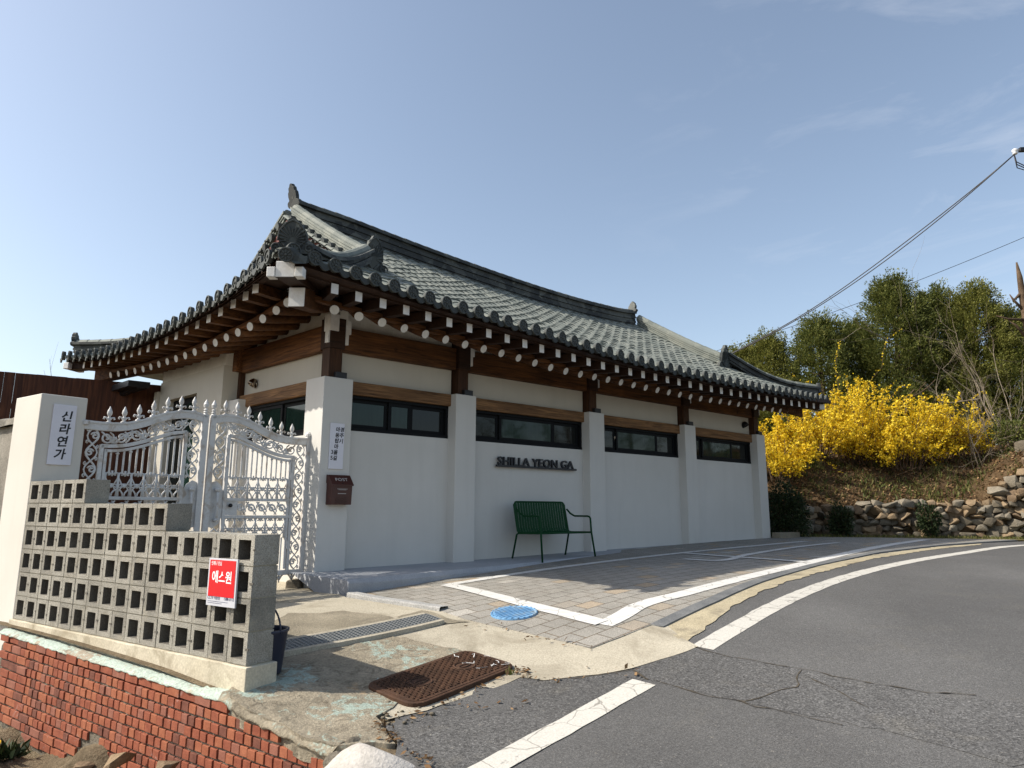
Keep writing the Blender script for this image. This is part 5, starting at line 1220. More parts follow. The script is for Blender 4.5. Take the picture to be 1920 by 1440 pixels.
# rectangular cast cover
q = [pg(*p) for p in ((680, 1293), (776, 1334), (975, 1256), (872, 1225))]; c0 = sum(q) / 4
ax = ((q[3] - q[0]) + (q[2] - q[1])) / 2; ay = ((q[0] - q[1]) + (q[3] - q[2])) / 2; la, lb = np.linalg.norm(ax) / 2, np.linalg.norm(ay) / 2; ax /= 2 * la; ay /= 2 * lb
t = thing('manhole_cover', 'large rusty rectangular cast iron manhole cover half in shade', 'manhole cover', c0)
pn_ = np.cross(ax, ay); pn_ /= np.linalg.norm(pn_); pn_ = pn_ if pn_[2] > 0 else -pn_
def rr(a, b, r, n=6): return [(sx * (a - r) + r * math.cos(an), sy * (b - r) + r * math.sin(an)) for sx, sy, st in ((1, 1, 0), (-1, 1, PI/2), (-1, -1, PI), (1, -1, 1.5*PI)) for an in np.linspace(st, st + PI/2, n)]
MQ = lambda a, b, h: c0 + ax * a + ay * b + pn_ * (h + .028)
mb = MB(); mb.prism([MQ(a, b, -.05) for a, b in rr(la, lb, .10)], pn_ * .055); mb.build('frame', M['rust'], t, bevel=.006)
mb = MB(); mb.prism([MQ(a, b, -.02) for a, b in rr(la - .022, lb - .022, .085)], pn_ * .028); pl_ = mb.build('lid', M['rust'], t)
mb = MB(); nx, ny = 27, 19
for i in range(nx):
    for j in range(ny):
        a, b = -la + .06 + (2*la - .12) * i / (nx - 1), -lb + .055 + (2*lb - .11) * j / (ny - 1)
        if min(math.hypot(a - la * .42, b), math.hypot(a + la * .42, b)) < .085: continue
        o_ = (i + j) % 2; mb.box(MQ(a, b, .011), ax * (.013 if o_ else .005), ay * (.004 if o_ else .011), pn_ * .004)
for s in (-.42, .42):
    cc_ = [MQ(la * s + .07 * math.cos(a), .07 * math.sin(a), .010) for a in np.linspace(0, 2*PI, 25)]; mb.tube(cc_, .006, 6, cap=False); mb.tube([MQ(la * s + .05 * math.cos(a), .02 * math.sin(a), .009) for a in np.linspace(0, 2*PI, 17)], .006, 6, cap=False)
mb.build('tread_pattern', M['rust'], pl_)
mb = MB(); r = random.Random(5)
for k in range(9):
    a, b = r.uniform(la * .45, la * .92), r.uniform(-lb * .8, lb * .6); p_ = [MQ(a, b, .0165)]
    for _ in range(3): a += r.uniform(-.03, .05); b += r.uniform(-.03, .03); p_.append(MQ(min(a, la - .03), b, .0168))
    mb.tube(p_, .003, 5, sq=.4)
mb.build('paint_drips', M['white_paint'], pl_)
# oval blue cover in the paving
bcn = pg(964, 1154); t = thing('manhole_cover', 'round blue painted inspection cover raised in the grey paving', 'manhole cover', bcn)
mb = MB(); bn_ = A(-(gz(bcn[0]+.2, bcn[1]) - gz(bcn[0]-.2, bcn[1])) / .4, -(gz(bcn[0], bcn[1]+.2) - gz(bcn[0], bcn[1]-.2)) / .4, 1); bn_ /= np.linalg.norm(bn_); bX = EX - bn_ * (EX @ bn_); bX /= np.linalg.norm(bX); bY = np.cross(bn_, bX); bcn = bcn - bn_ * .012; mb.lathe(bcn - bn_ * .02, [(0, .205), (.055, .205), (.062, .200), (.063, .19), (.060, .186), (.060, .002)], 48, bn_); mb.build('lid', M['blue_cover'], t, smooth=False)
mb = MB()
for k in range(-4, 5):
    w = math.sqrt(max(.01, .17 ** 2 - (k * .037) ** 2)); mb.box(bcn + bn_ * .042 + bY * k * .037, bX * w, bY * .006, bn_ * .003)
for k in range(24):
    a = 2*PI*k/24; c_, s_ = bX * math.cos(a) + bY * math.sin(a), -bX * math.sin(a) + bY * math.cos(a); mb.box(bcn + bn_ * .0435 + c_ * .197, c_ * .006, s_ * .008, bn_ * .0025)
mb.build('raised_pattern', M['blue_cover'], t)
# whitewashed boulder at the road edge
def rock(c, rx, ry, rz, seed, sub=3, rough=.16, flat=.0):
    bm = bmesh.new(); bmesh.ops.create_icosphere(bm, subdivisions=sub, radius=1); r = np.random.default_rng(seed); ph = r.uniform(0, 6.28, 12); dr_ = r.normal(0, 1, (12, 3)); pl = [(r.normal(0, 1, 3), r.uniform(.62, .92)) for _ in range(7 + 7 * int(flat))]
    for v in bm.verts:
        p = np.array(v.co); s = 1 + rough * sum(math.sin(3.1 * float(p @ dr_[k]) + ph[k]) for k in range(5)) / 3
        for nn_, d_ in pl:
            nn2 = nn_ / np.linalg.norm(nn_); e_ = float(p @ nn2) * s - d_
            if e_ > 0: p = p - nn2 * e_ * (.85 if not flat else 1.0)
        p = p * s; v.co = Vector((p[0] * rx, p[1] * ry, p[2] * rz))
    vs = [np.array(v.co) + c for v in bm.verts]; fs = [tuple(v.index for v in f.verts) for f in bm.faces]; bm.free(); return vs, fs
bo = hit(712, 1436, A(0, 3.72, 0), A(0, 1, 0)); mb = MB(); vs_, fs_ = rock(bo + A(.0, .0, -.16), .34, .26, .27, 23, 4, .05); mb.add(vs_, fs_)
tag(mb.build('boulder', M['whitewash'], None, bo, smooth=True), 'rounded whitewashed boulder at the road edge beside the brick wall', 'boulder')

# ================================================================== BANK, DRY STONE WALLS, PLANTING
WPX = [(4.6, 15.9), (5.6, 15.75), (7, 15.6), (8.6, 15.5), (10.0, 15.3), (11.2, 14.9), (12.2, 14.3), (13.4, 13.3), (15, 11.8), (17.5, 9.2), (20, 5.5)]
wd_l = [0]
for a, b in zip(WPX, WPX[1:]): wd_l.append(wd_l[-1] + math.hypot(b[0]-a[0], b[1]-a[1]))
wfx, wfy = table(wd_l, [p[0] for p in WPX]), table(wd_l, [p[1] for p in WPX]); WL_ = wd_l[-1]
wh = table([0, 1.2, 2.4, 4.0, 5.4, 5.9, 6.35, 6.9, 8.0, 10, 13, 17], [.40, .45, .62, .72, .74, .80, 1.25, 1.85, 2.0, 2.0, 1.9, 1.8])
def wall_frame(d):
    p = A(wfx(d), wfy(d)); q = A(wfx(d + .05), wfy(d + .05)); t_ = (q - p) / np.linalg.norm(q - p); return p, t_, A(-t_[1], t_[0])     # position, along, inward (uphill)
def bank_z(d, w):
    # height of the bank, d along the wall, w metres uphill of it
    b = gz(*wall_frame(d)[0]) + wh(min(d, 16)); top = 2.1 + .25 * math.sin(d * .7)
    z = b + (top - b) * (1 - math.exp(-w * .42)) + .10 * math.sin(2.1 * d + w * 1.3) * min(1, w) + .07 * math.sin(4.3 * d - 2.7 * w) * min(1, w)
    return z
mb = MB(); g = []
ds = np.linspace(-2.2, WL_ - .2, 80)
wsl = [-.10, .05, .2, .4, .65, .9, 1.2, 1.5, 1.9, 2.3, 2.8, 3.4, 4.2, 5.2, 6.5, 8.5, 11, 15, 22]
for d in ds:
    p, t_, i_ = wall_frame(max(0, d)); p = p + t_ * min(0, d); row = [A(p[0], p[1], gz(p[0], p[1]) - .3)]
    for w in wsl:
        q = p + i_ * (w + .12); row.append(A(q[0], q[1], bank_z(max(0, d), w) - (.12 if w < 0 else .03)))
    g.append(row)
mb.grid(g, flip=True); o = mb.build('hillside', M['bank_soil'], smooth=True, fix=True); tag(o, kind='structure')
def bank_at(x, y):
    best = None
    for d in np.arange(0, WL_, .15):
        p, t_, i_ = wall_frame(d); w = float((A(x, y) - p) @ i_); s = abs(float((A(x, y) - p) @ t_))
        if best is None or s < best[0]: best = (s, d, w)
    return bank_z(best[1], max(0, best[2] - .12)) if best[2] > 0 else gz(x, y)
def bank_pt(d, w):
    p, t_, i_ = wall_frame(d); q = p + i_ * (w + .12); return A(q[0], q[1], bank_z(d, w) - .03)
# grass strip at the foot
vg = []
for d in np.linspace(-1.0, 9.5, 30): p, t_, i_ = wall_frame(max(0, d)); p = p + t_ * min(0, d); vg.append((tuple(p - i_ * .0), tuple(p - i_ * (1.05 if d > -.5 else .8))))
sheet('grass_verge', [a for a, b in vg] + [b for a, b in vg][::-1], .014, M['verge'], .4)

def hull_rock(rx, ry, rz, seed):
    r = np.random.default_rng(seed); bm = bmesh.new(); n = int(r.integers(11, 16))
    for _ in range(n):
        p = r.uniform(-1, 1, 3); p = p / (np.sum(np.abs(p) ** 3.2) ** (1 / 3.2) + 1e-9); p = p * r.uniform(.86, 1.04); bm.verts.new((p[0] * rx, p[1] * ry, p[2] * rz))
    bmesh.ops.convex_hull(bm, input=bm.verts); bmesh.ops.delete(bm, geom=[v for v in bm.verts if not v.link_faces], context='VERTS')
    bmesh.ops.bevel(bm, geom=list(bm.edges), offset=min(rx, rz) * .11, segments=2, profile=.6, affect='EDGES', clamp_overlap=True)
    bm.verts.index_update(); vs = [np.array(v.co) for v in bm.verts]; fs = [tuple(v.index for v in f.verts) for f in bm.faces]; bm.free(); return vs, fs
def stone_wall(label, d0, d1, seed, hf, row_h):
    r = random.Random(seed); p0, _, _ = wall_frame((d0 + d1) / 2); root = thing('stone_wall', label, 'stone wall', A(p0[0], p0[1], gz(*p0)), None); big = []
    z = 0; k = 0
    while z < 2.0 and len(big) < 260:
        h = row_h * r.uniform(.85, 1.2); d = d0 + r.uniform(-.12, .05)
        while d < d1:
            w = h * r.uniform(.9, 1.9); hh = h * r.uniform(.8, 1.12); dm = d + w / 2; d += w * .93
            if z + hh * .55 > hf(dm) or dm > d1 + .05: continue
            p, t_, i_ = wall_frame(dm); dep = r.uniform(.14, .2)
            big.append((w * hh, dm, z + hh * .46, w, hh, dep, r.random(), p, t_, i_, r.uniform(-.06, .05)))
        z += h * .88
    big.sort(key=lambda s: -s[0])
    rest = MB()
    for n_, (ar, dm, zc, w, hh, dep, q, p, t_, i_, off) in enumerate(big):
        b = gz(p[0], p[1]); c = A(p[0] + i_[0] * (off - .01), p[1] + i_[1] * (off - .01), b + zc)
        vs, fs = hull_rock(w * .70, dep, hh * .74, seed * 1000 + n_); tl_ = r.uniform(-.35, .35) if q > .5 else r.uniform(-.1, .1)
        ca, sa = math.cos(tl_), math.sin(tl_); T = A(t_[0], t_[1], 0); I = A(i_[0], i_[1], 0)
        vs = [c + T * (v[0] * ca - v[2] * sa) + I * v[1] + EZ * (v[0] * sa + v[2] * ca) for v in vs]
        tgt = MB() if n_ < 99 else rest; tgt.add(vs, fs, 0 if n_ < 99 else r.choice([0, 1, 2, 3]))
        if n_ < 99: 
            tgt.build('stone', M['stones'][r.choice([0, 0, 1, 2, 3, 1])], root, smooth=True, fix=False)
    if rest.v: o_ = rest.build('stone', M['stones'], root, smooth=True, fix=False); o_['kind'] = 'stuff'
    bk_ = MB(); g = []
    for d in np.linspace(d0, d1, 24):
        p, t_, i_ = wall_frame(d); b = gz(p[0], p[1]); g.append([A(p[0] + i_[0] * .13, p[1] + i_[1] * .13, b - .1), A(p[0] + i_[0] * (.16 + .15 * hf(d)), p[1] + i_[1] * (.16 + .15 * hf(d)), b + hf(d) - .05)])
    bk_.grid(g); bk_.build('earth_core', M['bank_soil'], root)
stone_wall('low dry stone wall in the shade of the house, below the yellow bushes', .3, 4.35, 3, lambda d: wh(d) + .06, .145)
stone_wall('sunlit dry stone wall of tan and grey stones climbing the bank by the road', 4.4, 7.4, 5, lambda d: wh(d) + .06, .155)

# -------- foliage helpers
def rand_dirs(n, r): 
    v = r.normal(0, 1, (n, 3)); return v / np.linalg.norm(v, axis=1)[:, None]
def leaf_quads(C, D, Nn, ln, wd):
    # kite-shaped leaves: centre base C, pointing along D, width axis from cross with Nn
    S = np.cross(D, Nn); S /= (np.linalg.norm(S, axis=1)[:, None] + 1e-9); ln = np.asarray(ln).reshape(-1, 1); wd = np.asarray(wd).reshape(-1, 1)
    return np.stack([C, C + D * ln * .45 + S * wd, C + D * ln, C + D * ln * .45 - S * wd], 1)
def conifer(label, base, h, rad, seed, mat='conifer', lean=(0, 0), n_cl=420, group='conifers along the top of the bank', bare=0., dens=78):
    r = np.random.default_rng(seed); base = np.array(base); root = thing('conifer_tree', label, 'tree', base, group)
    mb = MB(); top = base + A(lean[0], lean[1], h); mb.tube([base - EZ * .3, base + (top - base) * .3 + A(*r.normal(0, .05, 2), 0), base + (top - base) * .65 + A(*r.normal(0, .08, 2), 0), top - EZ * .1], [.10 * h / 4, .08 * h / 4, .05 * h / 4, .012], 8)
    CC, DD, LL = [], [], []
    ph = r.uniform(0, 6.28, 4)
    n_cl = int(n_cl * 1.9); rad = rad * 1.12
    for k in range(n_cl):
        f = r.random() ** .95; ang = r.uniform(0, 2 * PI); z = bare + (1 - bare) * f
        prof = (math.sin(PI * min(1, .16 + .84 * z) ** .85) ** .75) * (1 - .25 * z) * (1 + .28 * math.sin(3 * ang + ph[0] + 5 * z) + .18 * math.sin(7 * z * 3 + ph[1] + 2 * ang))
        rr_ = rad * prof * (r.random() ** .42); o_ = A(math.cos(ang) * rr_, math.sin(ang) * rr_, 0)
        c = base + A(lean[0] * z, lean[1] * z, z * h) + o_
        if k % 11 == 0: 
            q = base + A(lean[0] * z, lean[1] * z, max(.2, z * h - .35 * rr_)); mb.tube([q, (q + c) / 2 + EZ * .05, c], [.028, .016, .006], 5)
        out = A(math.cos(ang), math.sin(ang), 0); n = dens + int(r.integers(-8, 8)); up_ = r.uniform(.25, 1.9)
        # one spray: a flattened fan of scale leaves along a short twig
        ax = out * .8 + EZ * up_ * .7 + r.normal(0, .25, 3); ax /= np.linalg.norm(ax); side = np.cross(ax, EZ); side /= np.linalg.norm(side) + 1e-9; L = r.uniform(.30, .72) * (h / 4.5) ** .3
        tt = r.random(n); lat = r.normal(0, .20, n) * (1 - tt * .75); th = r.normal(0, .13, n)
        CC.append(c + ax * (tt * L)[:, None] + side * (lat * L)[:, None] + np.cross(ax, side) * (th * L)[:, None])
        d = ax * 1.0 + side * (lat * 1.4)[:, None] + r.normal(0, .35, (n, 3)) + EZ * r.uniform(-.25, .25); DD.append(d / np.linalg.norm(d, axis=1)[:, None]); LL.append(r.uniform(.04, .095, n))
    mb.build('trunk', M['bark'], root, smooth=True)
    CC, DD, LL = np.concatenate(CC), np.concatenate(DD), np.concatenate(LL); V = leaf_quads(CC, DD, rand_dirs(len(CC), r), LL, LL * r.uniform(.14, .26, len(LL)))
    quads_object('crown', V, 4, M[mat], root); return root
def at_depth(px, py, y): d = ray(px, py); return d * (y / d[1])
def tree_px(px, top_y, y, width, label, seed, **k):
    t_ = at_depth(px, top_y, y); zb = bank_at(t_[0], y) - .1; rad = width / 2 * y / F; return conifer(label, A(t_[0], y, zb), t_[2] - zb, rad, seed, **k)
tree_px(1392, 662, 22.5, 78, 'low yellowish conifer just past the far end of the tiled roof', 31, mat='conifer_y', n_cl=280)
tree_px(1440, 645, 22.0, 105, 'yellow green bushy conifer directly right of the roof hip behind the cable', 32, mat='conifer_y', n_cl=360)
tree_px(1532, 613, 21.0, 130, 'rounded mid green conifer above the yellow bushes, left of the bare topped one', 33, n_cl=480)
tree_px(1600, 616, 21.5, 92, 'slim dark conifer with a dead leaning top stem among the hedge trees', 34, n_cl=330)
tree_px(1668, 541, 20.5, 135, 'tallest dark green conifer with a pointed shoulder against the sky', 35, n_cl=620)
tree_px(1742, 560, 20.8, 150, 'broad dark conifer with grey bare twigs poking from its top', 36, n_cl=620)
tree_px(1822, 554, 20.0, 150, 'thin olive conifer mixed with dry brown twigs near the right edge', 37, mat='conifer_y', n_cl=520)
tree_px(1905, 596, 19.6, 130, 'ragged olive conifer behind the dead trunk at the right edge', 38, n_cl=420)
for i_, (x_, y_, h_) in enumerate(((15.5, 17.5, 4.6), (18.0, 15.0, 4.9), (20.0, 12.0, 4.7), (22.0, 9.0, 5.0), (23.5, 5.5, 4.6))):
    conifer('green conifer farther along the bank beyond the right edge', A(x_, y_, bank_at(x_, y_) - .1), h_, 1.25, 60 + i_, n_cl=260, dens=26)

def bare_branches(mb, p, d, L, r0, depth, r, spread=.55, up_=.12):
    p = np.array(p); d = np.array(d) / np.linalg.norm(d); n = 4; path = [p]; q = p.copy(); dd = d.copy()
    for i in range(n): dd = dd + r.normal(0, .11, 3) + EZ * up_ * .3; dd /= np.linalg.norm(dd); q = q + dd * L / n; path.append(q.copy())
    mb.tube(path, list(np.linspace(r0, r0 * .5, n + 1)), 5 if r0 > .012 else 3, cap=False)
    if depth == 0: return
    for _ in range(int(r.integers(2, 4)) + (1 if depth > 1 else 0)):
        i = int(r.integers(1, n + 1)); nd = (path[i] - path[i-1]); nd /= np.linalg.norm(nd); nd = nd + r.normal(0, spread, 3) + EZ * up_; bare_branches(mb, path[i], nd, L * r.uniform(.45, .8), r0 * .52, depth - 1, r, spread, up_)
def bare_tree(name, label, cat, base, h, seed, stems=1, group=None, r0=.05, mat='twig', depth=3, lean=(0, 0, 1), spread=.5):
    r = np.random.default_rng(seed); base = np.array(base); root = thing(name, label, cat, base, group)
    for k in range(stems):
        mb = MB(); d = np.array(lean) + r.normal(0, .18 if stems == 1 else .34, 3) * A(1, 1, .2); bare_branches(mb, base + A(*r.normal(0, .10 * (stems > 1), 2), -.1), d, h * r.uniform(.55, .75), r0 * r.uniform(.6, 1.1), depth, r, spread); mb.build('stem', M[mat], root, smooth=True)
    return root
# dead trunk at the right edge
tb = at_depth(1925, 760, 17.6); tz = bank_at(tb[0], 17.6); pt = [at_depth(*q, 17.6) for q in ((1934, 700), (1928, 620), (1918, 560), (1912, 520), (1906, 492))]
root = thing('dead_tree', 'broken brown dead tree trunk with stub branches at the right edge', 'tree', A(pt[0][0], 17.6, tz))
mb = MB(); mb.tube([A(pt[0][0] + .1, 17.6, tz - .2)] + pt, [.13, .11, .10, .085, .065, .02], 9); mb.build('trunk', M['bark'], root, smooth=True)
for a, b, c in (((1922, 585), (1900, 562), (1893, 552)), ((1918, 545), (1904, 560), (1898, 563)), ((1924, 600), (1890, 598), (1868, 592)), ((1930, 640), (1905, 610), (1890, 600))):
    mb = MB(); mb.tube([at_depth(*q, 17.6) for q in (a, b, c)], [.045, .03, .012], 6); mb.build('branch', M['bark'], root, smooth=True)
def on_bank(px, py, y): t_ = at_depth(px, py, y); return A(t_[0], y, bank_at(t_[0], y))
bare_tree('bare_shrub', 'tall bare grey shrub of thin straight stems at the right edge', 'shrub', on_bank(1900, 860, 16.6), 3.6, 81, 5, 'bare shrubs on the bank', .022, 'twig', 3)
bare_tree('bare_shrub', 'leaning bare twiggy shrub right of the last yellow blossoms', 'shrub', on_bank(1862, 870, 16.8), 2.4, 82, 4, 'bare shrubs on the bank', .018, 'twig', 3, (-.35, 0, 1))
bare_tree('bare_shrub', 'low tangle of grey twigs behind the top of the sunlit stone wall', 'shrub', on_bank(1835, 860, 16.4), 1.4, 83, 5, 'bare shrubs on the bank', .013, 'twig', 3)
bare_tree('bare_shrub', 'thin leafless sapling rising through the top of the conifers', 'shrub', on_bank(1760, 700, 20.2), 4.6, 84, 1, 'bare shrubs on the bank', .035, 'twig', 3)
bare_tree('bare_shrub', 'slender leafless stem in front of the slim dark conifer', 'shrub', on_bank(1632, 760, 18.8), 2.9, 85, 1, 'bare shrubs on the bank', .05, 'bark', 1)
for i_, (px, py, y_, h_) in enumerate(((62, 712, 16, .5), (78, 705, 17, .9), (132, 716, 16, .35), (150, 716, 17, .5))):
    q = at_depth(px, py, y_); hh_ = h_ + .9
    bare_tree('bare_tree', ('small bare tree showing just above the board fence at left', 'taller forked bare tree above the middle of the board fence', 'thin bare tree top beside the tip of the left eave', 'bare twiggy tree top under the left eave corner')[i_], 'tree', A(q[0], y_, -.9), (q[2] + .9) * (.66 + .1 * h_), 90 + i_, 2, 'bare trees behind the fence', .03, 'twig', 3)

def forsythia(label, base, h, spread, seed, n_st=70, nf=64, lean=(0, 0), thin=1.0):
    r = np.random.default_rng(seed); base = np.array(base); root = thing('forsythia_bush', label, 'bush', base, 'yellow forsythia bushes on the bank'); mb = MB(); C, D = [], []
    for k in range(n_st):
        a = r.uniform(0, 2 * PI); rr_ = spread * (r.random() ** .5); hh = h * r.uniform(.45, 1.0) * (1 - .35 * (rr_ / spread) ** 2); b = base + A(math.cos(a), math.sin(a), 0) * rr_ * .35
        b[2] = base[2]; tip = base + A(math.cos(a) * rr_ + lean[0] * hh, math.sin(a) * rr_ + lean[1] * hh, hh * (1 if r.random() < .6 else r.uniform(.35, .8))); mid_ = (b + tip) / 2 + EZ * hh * r.uniform(.15, .42) + r.normal(0, .08, 3)
        pts = []; 
        for i in range(9):
            t_ = i / 8; pts.append(b * (1-t_)**2 + mid_ * 2*t_*(1-t_) + tip * t_*t_ + r.normal(0, .012, 3))
        mb.tube(pts, list(np.linspace(.010, .004, 9)), 3, cap=False)
        n = int(nf * thin * r.uniform(.6, 1.3)); tt = 1 - r.random(n) ** 1.3 * .78; ii = np.clip((tt * 8).astype(int), 0, 7); fr = (tt * 8 - ii)[:, None]; P_ = np.array(pts)
        q = P_[ii] * (1 - fr) + P_[ii + 1] * fr + r.normal(0, .045, (n, 3)); C.append(q)
        # short flowering side shoots
        for _ in range(3):
            i = int(r.integers(3, 9)); d = r.normal(0, 1, 3) + EZ * .4; d /= np.linalg.norm(d); m = int(9 * thin); L = r.uniform(.15, .4); s = r.random(m)[:, None]; C.append(P_[i] + d * s * L - EZ * s * s * L * .25 + r.normal(0, .02, (m, 3)))
    for k in range(18):
        a = r.uniform(0, 2 * PI); b = base + A(math.cos(a), math.sin(a), 0) * spread * .3 + EZ * h * .3; tip = base + A(math.cos(a) * spread * r.uniform(.8, 1.35), math.sin(a) * spread * r.uniform(.8, 1.3), h * r.uniform(.12, 1.0)); mid_ = (b + tip) / 2 + EZ * h * r.uniform(.05, .3)
        P_ = np.array([b * (1-t_)**2 + mid_ * 2*t_*(1-t_) + tip * t_*t_ + r.normal(0, .012, 3) for t_ in np.linspace(0, 1, 9)]); mb.tube(list(P_), list(np.linspace(.008, .003, 9)), 3, cap=False)
        m = int(26 * thin); tt = r.uniform(.35, 1, m) * 7.99; ii = tt.astype(int); C.append(P_[ii] + (P_[ii + 1] - P_[ii]) * (tt - ii)[:, None] + r.normal(0, .018, (m, 3)))
    C = np.concatenate(C); n = len(C); D = rand_dirs(n, r); mb.build('stems', M['bark'], root)
    sz = r.uniform(.022, .040, n)
    N1 = rand_dirs(n, r); S1 = np.cross(D, N1); S1 /= np.linalg.norm(S1, axis=1)[:, None]; S2 = np.cross(D, S1); V = []
    for a_ in (S1, S2): V.append(np.stack([C - a_ * sz[:, None] , C + D * (sz * .38)[:, None] + np.cross(a_, D) * (sz * .42)[:, None], C + a_ * sz[:, None], C + D * (sz * .2)[:, None] - np.cross(a_, D) * (sz * .42)[:, None]], 1))
    quads_object('blossom', np.concatenate(V), 4, M['forsythia'], root); return root
FS = [(1455, 885, 16.9, 1.6, 1.15, 'yellow forsythia behind the last white pier under the eave corner', 80, 60), (1530, 892, 17.2, 1.9, 1.25, 'full yellow forsythia between the eave corner and the tallest bush', 85, 66),
      (1612, 888, 17.5, 2.4, 1.15, 'tallest yellow forsythia with a pointed top in the middle of the row', 100, 70), (1690, 892, 17.1, 2.15, 1.25, 'wide yellow forsythia hanging low over the bare bank', 95, 68),
      (1762, 888, 17.0, 1.8, 1.0, 'smaller yellow forsythia near the right end of the row', 62, 52), (1812, 866, 17.2, 1.3, .75, 'sparse yellow forsythia at the right end beside the bare twigs', 40, 24)]
for i_, (px, py, y_, h_, sp_, lb, n_, f_) in enumerate(FS): forsythia(lb, on_bank(px, py, y_), h_, sp_, 100 + i_, n_, f_)
# long lone flowering shoots that climb into the conifers
for i_, (lb, p_) in enumerate((('thin yellow flowering shoot climbing in front of the slim dark conifer', [(1572, 720), (1566, 690), (1570, 660), (1574, 640)]), ('arching yellow flowering shoot crossing the tallest conifer', [(1626, 720), (1654, 688), (1656, 660), (1664, 635), (1690, 615)]))):
    pts = [at_depth(*q, 18.6) for q in p_]; zb = bank_at(pts[0][0], 18.6); root = thing('forsythia_shoot', lb, 'bush', A(pts[0][0], 18.6, zb)); path = [A(pts[0][0], 18.6, zb)] + pts; mb = MB(); mb.tube(path, .007, 4); mb.build('stem', M['bark'], root)
    r = np.random.default_rng(150 + i_); k_ = 42; u_ = 1 + r.random(k_) * (len(path) - 2) ; ii = u_.astype(int); P_ = np.array(path); C = P_[ii] * (1 - (u_ - ii))[:, None] + P_[np.minimum(ii + 1, len(path) - 1)] * (u_ - ii)[:, None] + r.normal(0, .015, (k_, 3))
    quads_object('blossom', leaf_quads(C, rand_dirs(k_, r), rand_dirs(k_, r), np.full(k_, .05), np.full(k_, .02)), 4, M['forsythia'], root)
def shrub(label, base, h, rad, seed, mat='dark_leaf', n=4200, ls=.055):
    r = np.random.default_rng(seed); base = np.array(base); root = thing('evergreen_shrub', label, 'shrub', base, 'dark evergreen shrubs by the stone wall'); mb = MB()
    for k in range(9): a = r.uniform(0, 6.28); mb.tube([base - EZ * .05, base + A(math.cos(a), math.sin(a), 0) * rad * .4 + EZ * h * .5, base + A(math.cos(a), math.sin(a), 0) * rad * .8 + EZ * h * .85], [.016, .01, .004], 4)
    mb.build('stems', M['bark'], root); d = rand_dirs(n, r); rr_ = r.random(n) ** .36; lump = 1 + .22 * np.sin(5 * d[:, 0] + 2 * d[:, 2] + seed) + .16 * np.sin(9 * d[:, 1] + 4 * d[:, 2])
    C = base + np.stack([d[:, 0] * rad * rr_ * lump, d[:, 1] * rad * rr_ * lump, h * .5 + d[:, 2] * h * .5 * rr_ * lump], 1); D = d + r.normal(0, .6, (n, 3)); D /= np.linalg.norm(D, axis=1)[:, None]
    L = r.uniform(.6, 1.3, n) * ls; quads_object('foliage', leaf_quads(C, D, rand_dirs(n, r), L, L * .3), 4, M[mat], root)
def gpt(x, y): return A(x, y, gz(x, y))
e0 = at_depth(1474, 990, 14.9); shrub('big dark evergreen shrub against the far corner of the white wall', gpt(e0[0], 14.9), 1.12, .50, 201, n=6500)
e0 = at_depth(1583, 990, 15.1); shrub('mid sized dark shrub in front of the shaded stone wall', gpt(e0[0], 15.2), .72, .26, 202, n=2200)
e0 = at_depth(1748, 992, 14.9); shrub('dark narrow shrub where the shaded and sunlit stone walls meet', gpt(e0[0], 15.0), .74, .22, 203, n=1900)
e0 = on_bank(1900, 846, 16.0); shrub('small green shrub above the right end of the stone wall', e0, .7, .45, 204, 'conifer', 1800, .06)
# dead leaves, tufts and ground cover on the bank
r = np.random.default_rng(300); C, D = [], []
n = 21000; dd = r.uniform(-.3, 11.5, n); ww = r.random(n) ** 1.4 * 4.6; C = np.array([bank_pt(max(0, a), b) for a, b in zip(dd, ww)]) + EZ * r.uniform(0, .045, n)[:, None]
D = rand_dirs(n, r); D[:, 2] *= .45; D /= np.linalg.norm(D, axis=1)[:, None]; Nn = rand_dirs(n, r); Nn[:, 2] += 1.2; L = r.uniform(.035, .085, n)
tag(quads_object('leaf_litter', leaf_quads(C, D, Nn, L, L * .32), 4, M['litter']), kind='stuff')
n = 5200; seeds_ = [(d_, w_) for d_, w_ in zip(r.uniform(.2, 11, 150), r.uniform(.05, 2.2, 150))]; ci = r.integers(0, 150, n); C = np.array([bank_pt(max(0, seeds_[c][0] + r.normal(0, .14)), max(0, seeds_[c][1] + r.normal(0, .14))) for c in ci]); D = r.normal(0, .5, (n, 3)); D[:, 2] = np.abs(D[:, 2]) + .55; D /= np.linalg.norm(D, axis=1)[:, None]; L = r.uniform(.07, .20, n)
C2 = []
for k_ in range(3200):
    d_ = r.uniform(-.5, 9.3); p, t_, i_ = wall_frame(max(0, d_)); q = p + t_ * min(0, d_) - i_ * r.uniform(.02, .95); C2.append((q[0], q[1], gz(*q) + .012))
C2 = np.array(C2); D2 = r.normal(0, .5, (len(C2), 3)); D2[:, 2] = np.abs(D2[:, 2]) + .5; D2 /= np.linalg.norm(D2, axis=1)[:, None]; L2 = r.uniform(.03, .09, len(C2))
C, D, L = np.concatenate([C, C2]), np.concatenate([D, D2]), np.concatenate([L, L2]); tag(quads_object('grass', leaf_quads(C, D, rand_dirs(len(C), r), L, L * .07 + .002), 4, M['grass']), kind='stuff')
# thin dry stems under the bushes
mb = MB()
for k_ in range(420):
    q = bank_pt(r.uniform(.2, 10.5), r.uniform(.5, 3.0)); d = A(*r.normal(0, .5, 2), r.uniform(.25, .9)); mb.tube([q, q + d * .22 + r.normal(0, .02, 3), q + d * .42 - EZ * .05], [.006, .005, .003], 3, cap=False)
tag(mb.build('undergrowth', M['bark'], fix=False), kind='stuff')
